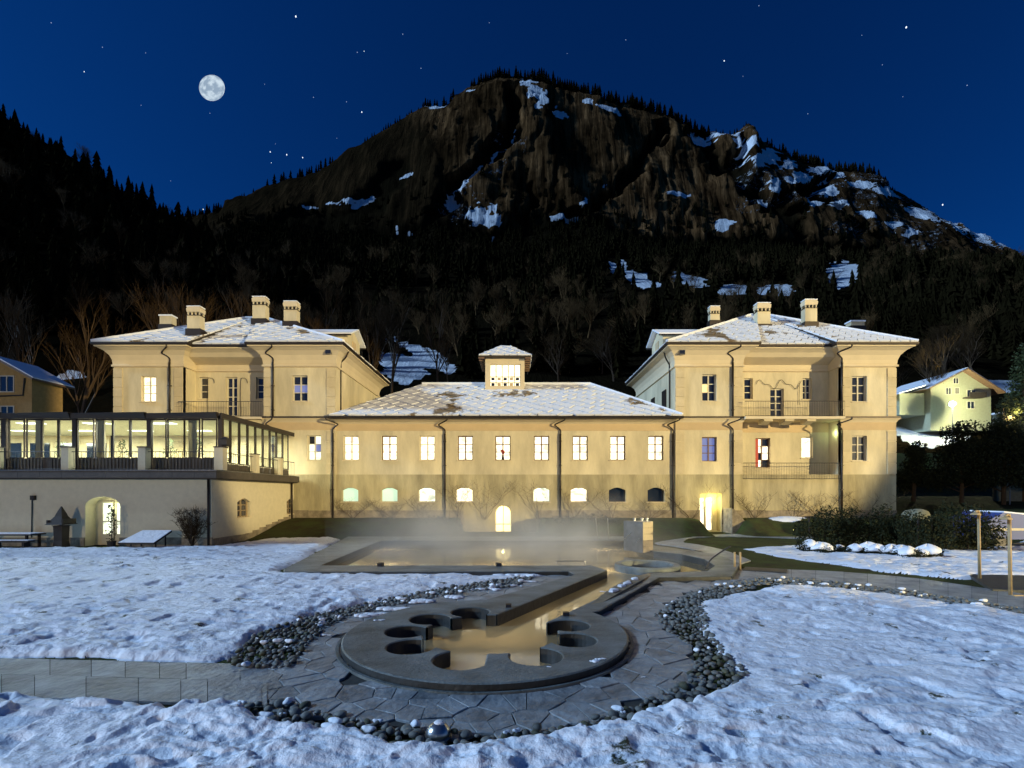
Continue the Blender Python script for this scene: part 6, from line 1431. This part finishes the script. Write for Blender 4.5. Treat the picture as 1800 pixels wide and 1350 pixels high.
def street_lamp(label, px, py, Y, power, col, rad=.28):
    x, z = FX(px, Y), FZ(py, Y); zg = tmz(x, Y) if Y > 56 else float(bankh(np.array([x]), np.array([Y]))[0]); t = thing('street_lamp', label, 'street lamp', (x, Y, zg)); m = MB(); m.tube([(x, Y, zg-.3), (x, Y, z-.2)], [.09, .05], 7); m.build('pole', M['steel_dark'], t)
    m = MB(); m.lathe([(.02, z+rad), (rad*.7, z+rad*.7), (rad, z), (rad*.7, z-rad*.7), (.05, z-rad)], (x, Y), 12); m.build('globe', M['lampglow'], t, True)
    lamp('street_light', 'POINT', (x, Y-rad-.15, z), power, col, size=.2); return t
street_lamp('street lamp glaring white green in front of the pale house on the slope', 1674, 710, 74, 9500, (1, 1, .62), .42)
x, Y = FX(1775, 42), 42.0; t = thing('garden_lantern', 'low lantern glowing yellow under the green tree at the right edge', 'lantern', (x, Y, 0)); z = FZ(735, Y); m = MB(); m.lathe([(.3, z-.2), (.34, z-.1), (.34, z+.1), (.3, z+.2)], (x, Y), 12); m.build('globe', M['glow_yellow'], t); m = MB(); m.tube([(x, Y, 0), (x, Y, z-.2)], .05, 6); m.build('pole', M['steel_dark'], t); lamp('lantern_light', 'POINT', (x, Y-.6, z+.5), 420, (1, .85, .3), size=.25)
# pale wall lit yellow beside it
x0, x1 = FX(1752, 44), FX(1815, 44); t = thing('garden_wall', 'short snow topped wall lit bright yellow at the right edge', 'wall', ((x0+x1)/2, 44, 5)); m = MB(); m.box(x0, x1, 44, 44.4, 0, FZ(728, 44)); m.build('masonry', M['boulder'], t); m = MB(); m.box(x0-.05, x1+.05, 43.95, 44.45, FZ(728, 44), FZ(725, 44)); m.build('snow_cap', M['snow_clean'], t)
# boulder by the corner of the right wing
def boulder(label, px, Y, w_, h, seed, z0=0, mt='boulder', nm='boulder'):
    import bmesh
    bm = bmesh.new(); bmesh.ops.create_icosphere(bm, subdivisions=3, radius=1)
    for v in bm.verts: c = v.co; k = 1+.45*(float(fbm(c.x*1.3+seed+c.z, c.y*1.3-c.z+seed, 3, seed))-.5); v.co = Vector((c.x*w_/2*k, c.y*w_/2.4*k, c.z*h*.6*k))
    for f in bm.faces: f.smooth = True
    me = bpy.data.meshes.new(nm); bm.to_mesh(me); bm.free(); me.materials.append(M[mt]); o = bpy.data.objects.new(nm, me); COL.objects.link(o); o.location = (FX(px, Y), Y, z0+h*.35); return tag(o, label, 'boulder')
boulder('pale green lit boulder at the foot of the right wing corner', 1612, 33, 1.7, 1.0, 3, FZ(908, 33)-.35)
lamp('boulder_light', 'POINT', (FX(1606, 31.3), 31.3, 1.6), 9, (.85, 1, .4), size=.02)
lamp('path_light', 'POINT', (FX(1385, 30), 29.5, .8), 22, (1, .95, .45), size=.02)
t = thing('stone_cheek_wall', 'sloping stone cheek wall lit yellow on the right of the amber doorway', 'wall', (FX(1280), 37.0, 0)); m = MB(); xa = FX(1270); m.loft([[(xa, y, .0), (FX(1304), y, .0), (FX(1300), y, .5), (FX(1284), y, 1.35), (xa+.15, y, 1.85), (xa, y, 1.9)] for y in (36.3, 37.85)]); m.build('masonry', M['plinth'], t)
# blue covered pool shelter
Y = 27.; t = thing('covered_trailer', 'low vehicle under a blue tarpaulin with snow at the right edge', 'trailer', (FX(1780, Y), Y, 0)); x0, x1 = FX(1727, Y), FX(1900, Y)
m = MB(); m.loft([[(x0, y, .45), (x1, y, .45), (x1, y, 1.5), (x0+1.2, y, 1.95), (x0+.3, y, 1.5)] for y in (Y, Y+2.4)]); m.build('tarpaulin', M['blue_tarp'], t)
m = MB(); m.loft([[(x0+1.2, y, 1.955), (x1, y, 1.51), (x1, y, 1.6), (x0+1.2, y, 2.03)] for y in (Y, Y+2.4)]); m.build('snow_cover', M['snow_clean'], t)
m = MB(); m.box(x0-.1, x1, Y-.08, Y-.01, .95, 1.08); m.build('white_rail', M['post'], t)
for x in (x0+.9, x0+3.6): m = MB(); m.add(*(lambda q: (q.v, q.f))(MB().loft([[(x+.33*math.cos(2*math.pi*k/16), y, .33+.33*math.sin(2*math.pi*k/16)) for k in range(16)] for y in (Y-.12, Y+.1)]))); m.build('wheel', M['rail'], t)
# two outdoor showers
for (px, pyb, ptop, lab) in ((1722, 1020, 900, 'slender copper outdoor shower post, the one farther from the eye at the right'), (1776, 1047, 907, 'slender copper outdoor shower post, the nearer and taller one at the right edge')):
    x, Y = G(px, pyb); H_ = CZ-(ptop-HY)*Y/F; t = thing('garden_shower', lab, 'shower', (x, Y, 0)); m = MB(); m.tube([(x, Y, 0), (x-.03, Y, H_-.1)], .045, 8); m.build('post', M['wood_pale'], t, True)
    m = MB(); m.tube(smooth_line([(x-.03, Y, H_-.1), (x-.05, Y-.02, H_+.02), (x-.17, Y-.05, H_+.03), (x-.22, Y-.06, H_-.04)], 5), .035, 7); m.build('arm', M['wood_pale'], t, True); m = MB(); m.lathe([(.03, H_+.0), (.13, H_-.05), (.15, H_-.09), (.14, H_-.1)], (x-.2, Y-.06), 14); m.build('shower_head', M['wood_pale'], t, True)
    m = MB(); m.box(x-.03, x+.34, Y-.14, Y-.05, .0, .04); m.build('foot', M['wood_pale'], t)
# snow covered platform under the showers
t = thing('shower_platform', 'low dark stone slab edged with snow behind the outdoor showers', 'platform', (*G(1770, 1018), 0)); a = GP([(1700, 1012), (2000, 1020), (2000, 1046), (1745, 1040)]); m = MB(); m.prism(a, -.03, .07); m.build('slab', M['stone_side'], t)

# ================================================================ SKY OBJECTS
def sky_pt(px, py, R=5200): v = Vector(((px-CX)/F, 1, (HY-py)/F)).normalized(); return Vector((0, 0, CZ))+v*R
def moon_mat():
    m = bpy.data.materials.new('moon_surface'); m.use_nodes = True; t = m.node_tree; N = t.nodes; L = t.links; N.clear(); o = N.new('ShaderNodeOutputMaterial'); e = N.new('ShaderNodeEmission'); tc = N.new('ShaderNodeTexCoord'); n = N.new('ShaderNodeTexNoise'); n.inputs['Scale'].default_value = 2.3; n.inputs['Detail'].default_value = 7; n.inputs['Roughness'].default_value = .55
    mp = N.new('ShaderNodeMapping'); mp.inputs['Scale'].default_value = (.0085, .0085, .0085); L.new(tc.outputs['Object'], mp.inputs[0]); L.new(mp.outputs[0], n.inputs['Vector']); r = N.new('ShaderNodeValToRGB'); r.color_ramp.elements[0].position = .42; r.color_ramp.elements[0].color = (.30, .40, .52, 1); r.color_ramp.elements[1].position = .6; r.color_ramp.elements[1].color = (.62, .74, .84, 1)
    L.new(n.outputs['Fac'], r.inputs[0]); L.new(r.outputs[0], e.inputs[0]); L.new(e.outputs[0], o.inputs[0]); e.inputs[1].default_value = 1.0; return m
import bmesh
def ball(name, loc, rad, m, sub=1):
    bm = bmesh.new(); bmesh.ops.create_icosphere(bm, subdivisions=sub, radius=rad)
    for f in bm.faces: f.smooth = True
    me = bpy.data.meshes.new(name); bm.to_mesh(me); bm.free(); me.materials.append(m); o = bpy.data.objects.new(name, me); COL.objects.link(o); o.location = loc; return o
mp_ = sky_pt(372.5, 154.5); mo = tag(ball('moon', mp_, 22.3/F*mp_.y, moon_mat(), 5), 'full pale moon in the deep blue sky above the wooded hill', 'moon'); mo.scale = (1, .3, 1)
STARS = [(520, 29, 3.2, 'bright star at the top of the sky right of the moon'), (636, 197, 2.6, 'bright star alone between the moon and the mountain'), (475, 267, 2.3, 'left star of the short slanting row of three'), (504, 272, 2.6, 'middle star of the short slanting row of three'), (532, 277, 2.3, 'right star of the short slanting row of three'),
         (1593, 48, 3., 'bright streaked star at the top right of the sky'), (1273, 107, 2.4, 'star high in the sky right of the peak'), (1657, 360, 2.6, 'bright star low over the right flank of the mountain'), (477, 286, 1.4, 'small star just under the row of three'), (148, 126, 1.6, 'small star far left of the moon'), (640, 90, 1.6, 'small star above the bright lone star'), (357, 368, 2.2, 'star low in the notch between hill and mountain')]
for px, py, s, lab in STARS: o = tag(ball('star', sky_pt(px, py, 5000), s*1.9, M['star'], 1), lab, 'star'); o.scale = (.8, .8, 1.25)
r = random.Random(4)
for (px, py) in [(248, 185), (465, 148), (369, 199), (1306, 134), (997, 94), (1551, 114), (628, 92), (551, 171), (609, 179), (256, 93), (180, 83), (1587, 170), (300, 318), (484, 253), (592, 243), (708, 60), (1100, 70), (1420, 200), (1700, 150), (1515, 62), (860, 40), (90, 40), (1334, 10), (740, 120)]:
    tag(ball('star', sky_pt(px, py, 5000), r.uniform(2.0, 3.2), M['star_dim'], 1), 'faint pinprick star scattered over the dark blue sky', 'star', 'faint stars')

# ================================================================ STEAM
def steam_mat():
    m = bpy.data.materials.new('steam'); m.use_nodes = True; t = m.node_tree; N = t.nodes; L = t.links; N.clear(); o = N.new('ShaderNodeOutputMaterial'); v = N.new('ShaderNodeVolumePrincipled'); v.inputs['Color'].default_value = (.95, .92, .85, 1); v.inputs['Anisotropy'].default_value = 0
    g = N.new('ShaderNodeNewGeometry'); n = N.new('ShaderNodeTexNoise'); n.inputs['Scale'].default_value = .28; n.inputs['Detail'].default_value = 3; L.new(g.outputs['Position'], n.inputs['Vector']); mr = N.new('ShaderNodeMapRange'); mr.inputs[1].default_value = .38; mr.inputs[2].default_value = .75; mr.inputs[3].default_value = 0; mr.inputs[4].default_value = .42; L.new(n.outputs['Fac'], mr.inputs[0])
    fx_ = []
    sp = N.new('ShaderNodeSeparateXYZ'); L.new(g.outputs['Position'], sp.inputs[0])
    for ax, a_, b_ in (('X', -9.5, -4.5), ('X', 9, 4), ('Y', 18, 22.5), ('Y', 34, 30)):
        q = N.new('ShaderNodeMapRange'); q.interpolation_type = 'SMOOTHSTEP'; q.inputs[1].default_value = a_; q.inputs[2].default_value = b_; L.new(sp.outputs[ax], q.inputs[0])
        if fx_: mq = N.new('ShaderNodeMath'); mq.operation = 'MULTIPLY'; L.new(fx_[-1], mq.inputs[0]); L.new(q.outputs[0], mq.inputs[1]); fx_.append(mq.outputs[0])
        else: fx_.append(q.outputs[0])
    sx = N.new('ShaderNodeSeparateXYZ'); L.new(g.outputs['Position'], sx.inputs[0]); hz = N.new('ShaderNodeMapRange'); hz.inputs[1].default_value = 0; hz.inputs[2].default_value = 3.2; hz.inputs[3].default_value = 1; hz.inputs[4].default_value = 0; L.new(sx.outputs['Z'], hz.inputs[0]); pw = N.new('ShaderNodeMath'); pw.operation = 'POWER'; pw.inputs[1].default_value = 1.6; L.new(hz.outputs[0], pw.inputs[0])
    ml0 = N.new('ShaderNodeMath'); ml0.operation = 'MULTIPLY'; L.new(mr.outputs[0], ml0.inputs[0]); L.new(pw.outputs[0], ml0.inputs[1]); ml = N.new('ShaderNodeMath'); ml.operation = 'MULTIPLY'; L.new(ml0.outputs[0], ml.inputs[0]); L.new(fx_[-1], ml.inputs[1]); L.new(ml.outputs[0], v.inputs['Density']); L.new(v.outputs[0], o.inputs['Volume']); return m
m = MB(); m.prism([(-7, 18), (6, 18), (9.5, 26), (9, 33), (-10, 33), (-9.5, 24)], -.1, 3.2); st = m.build('steam', steam_mat()); st['kind'] = 'stuff'
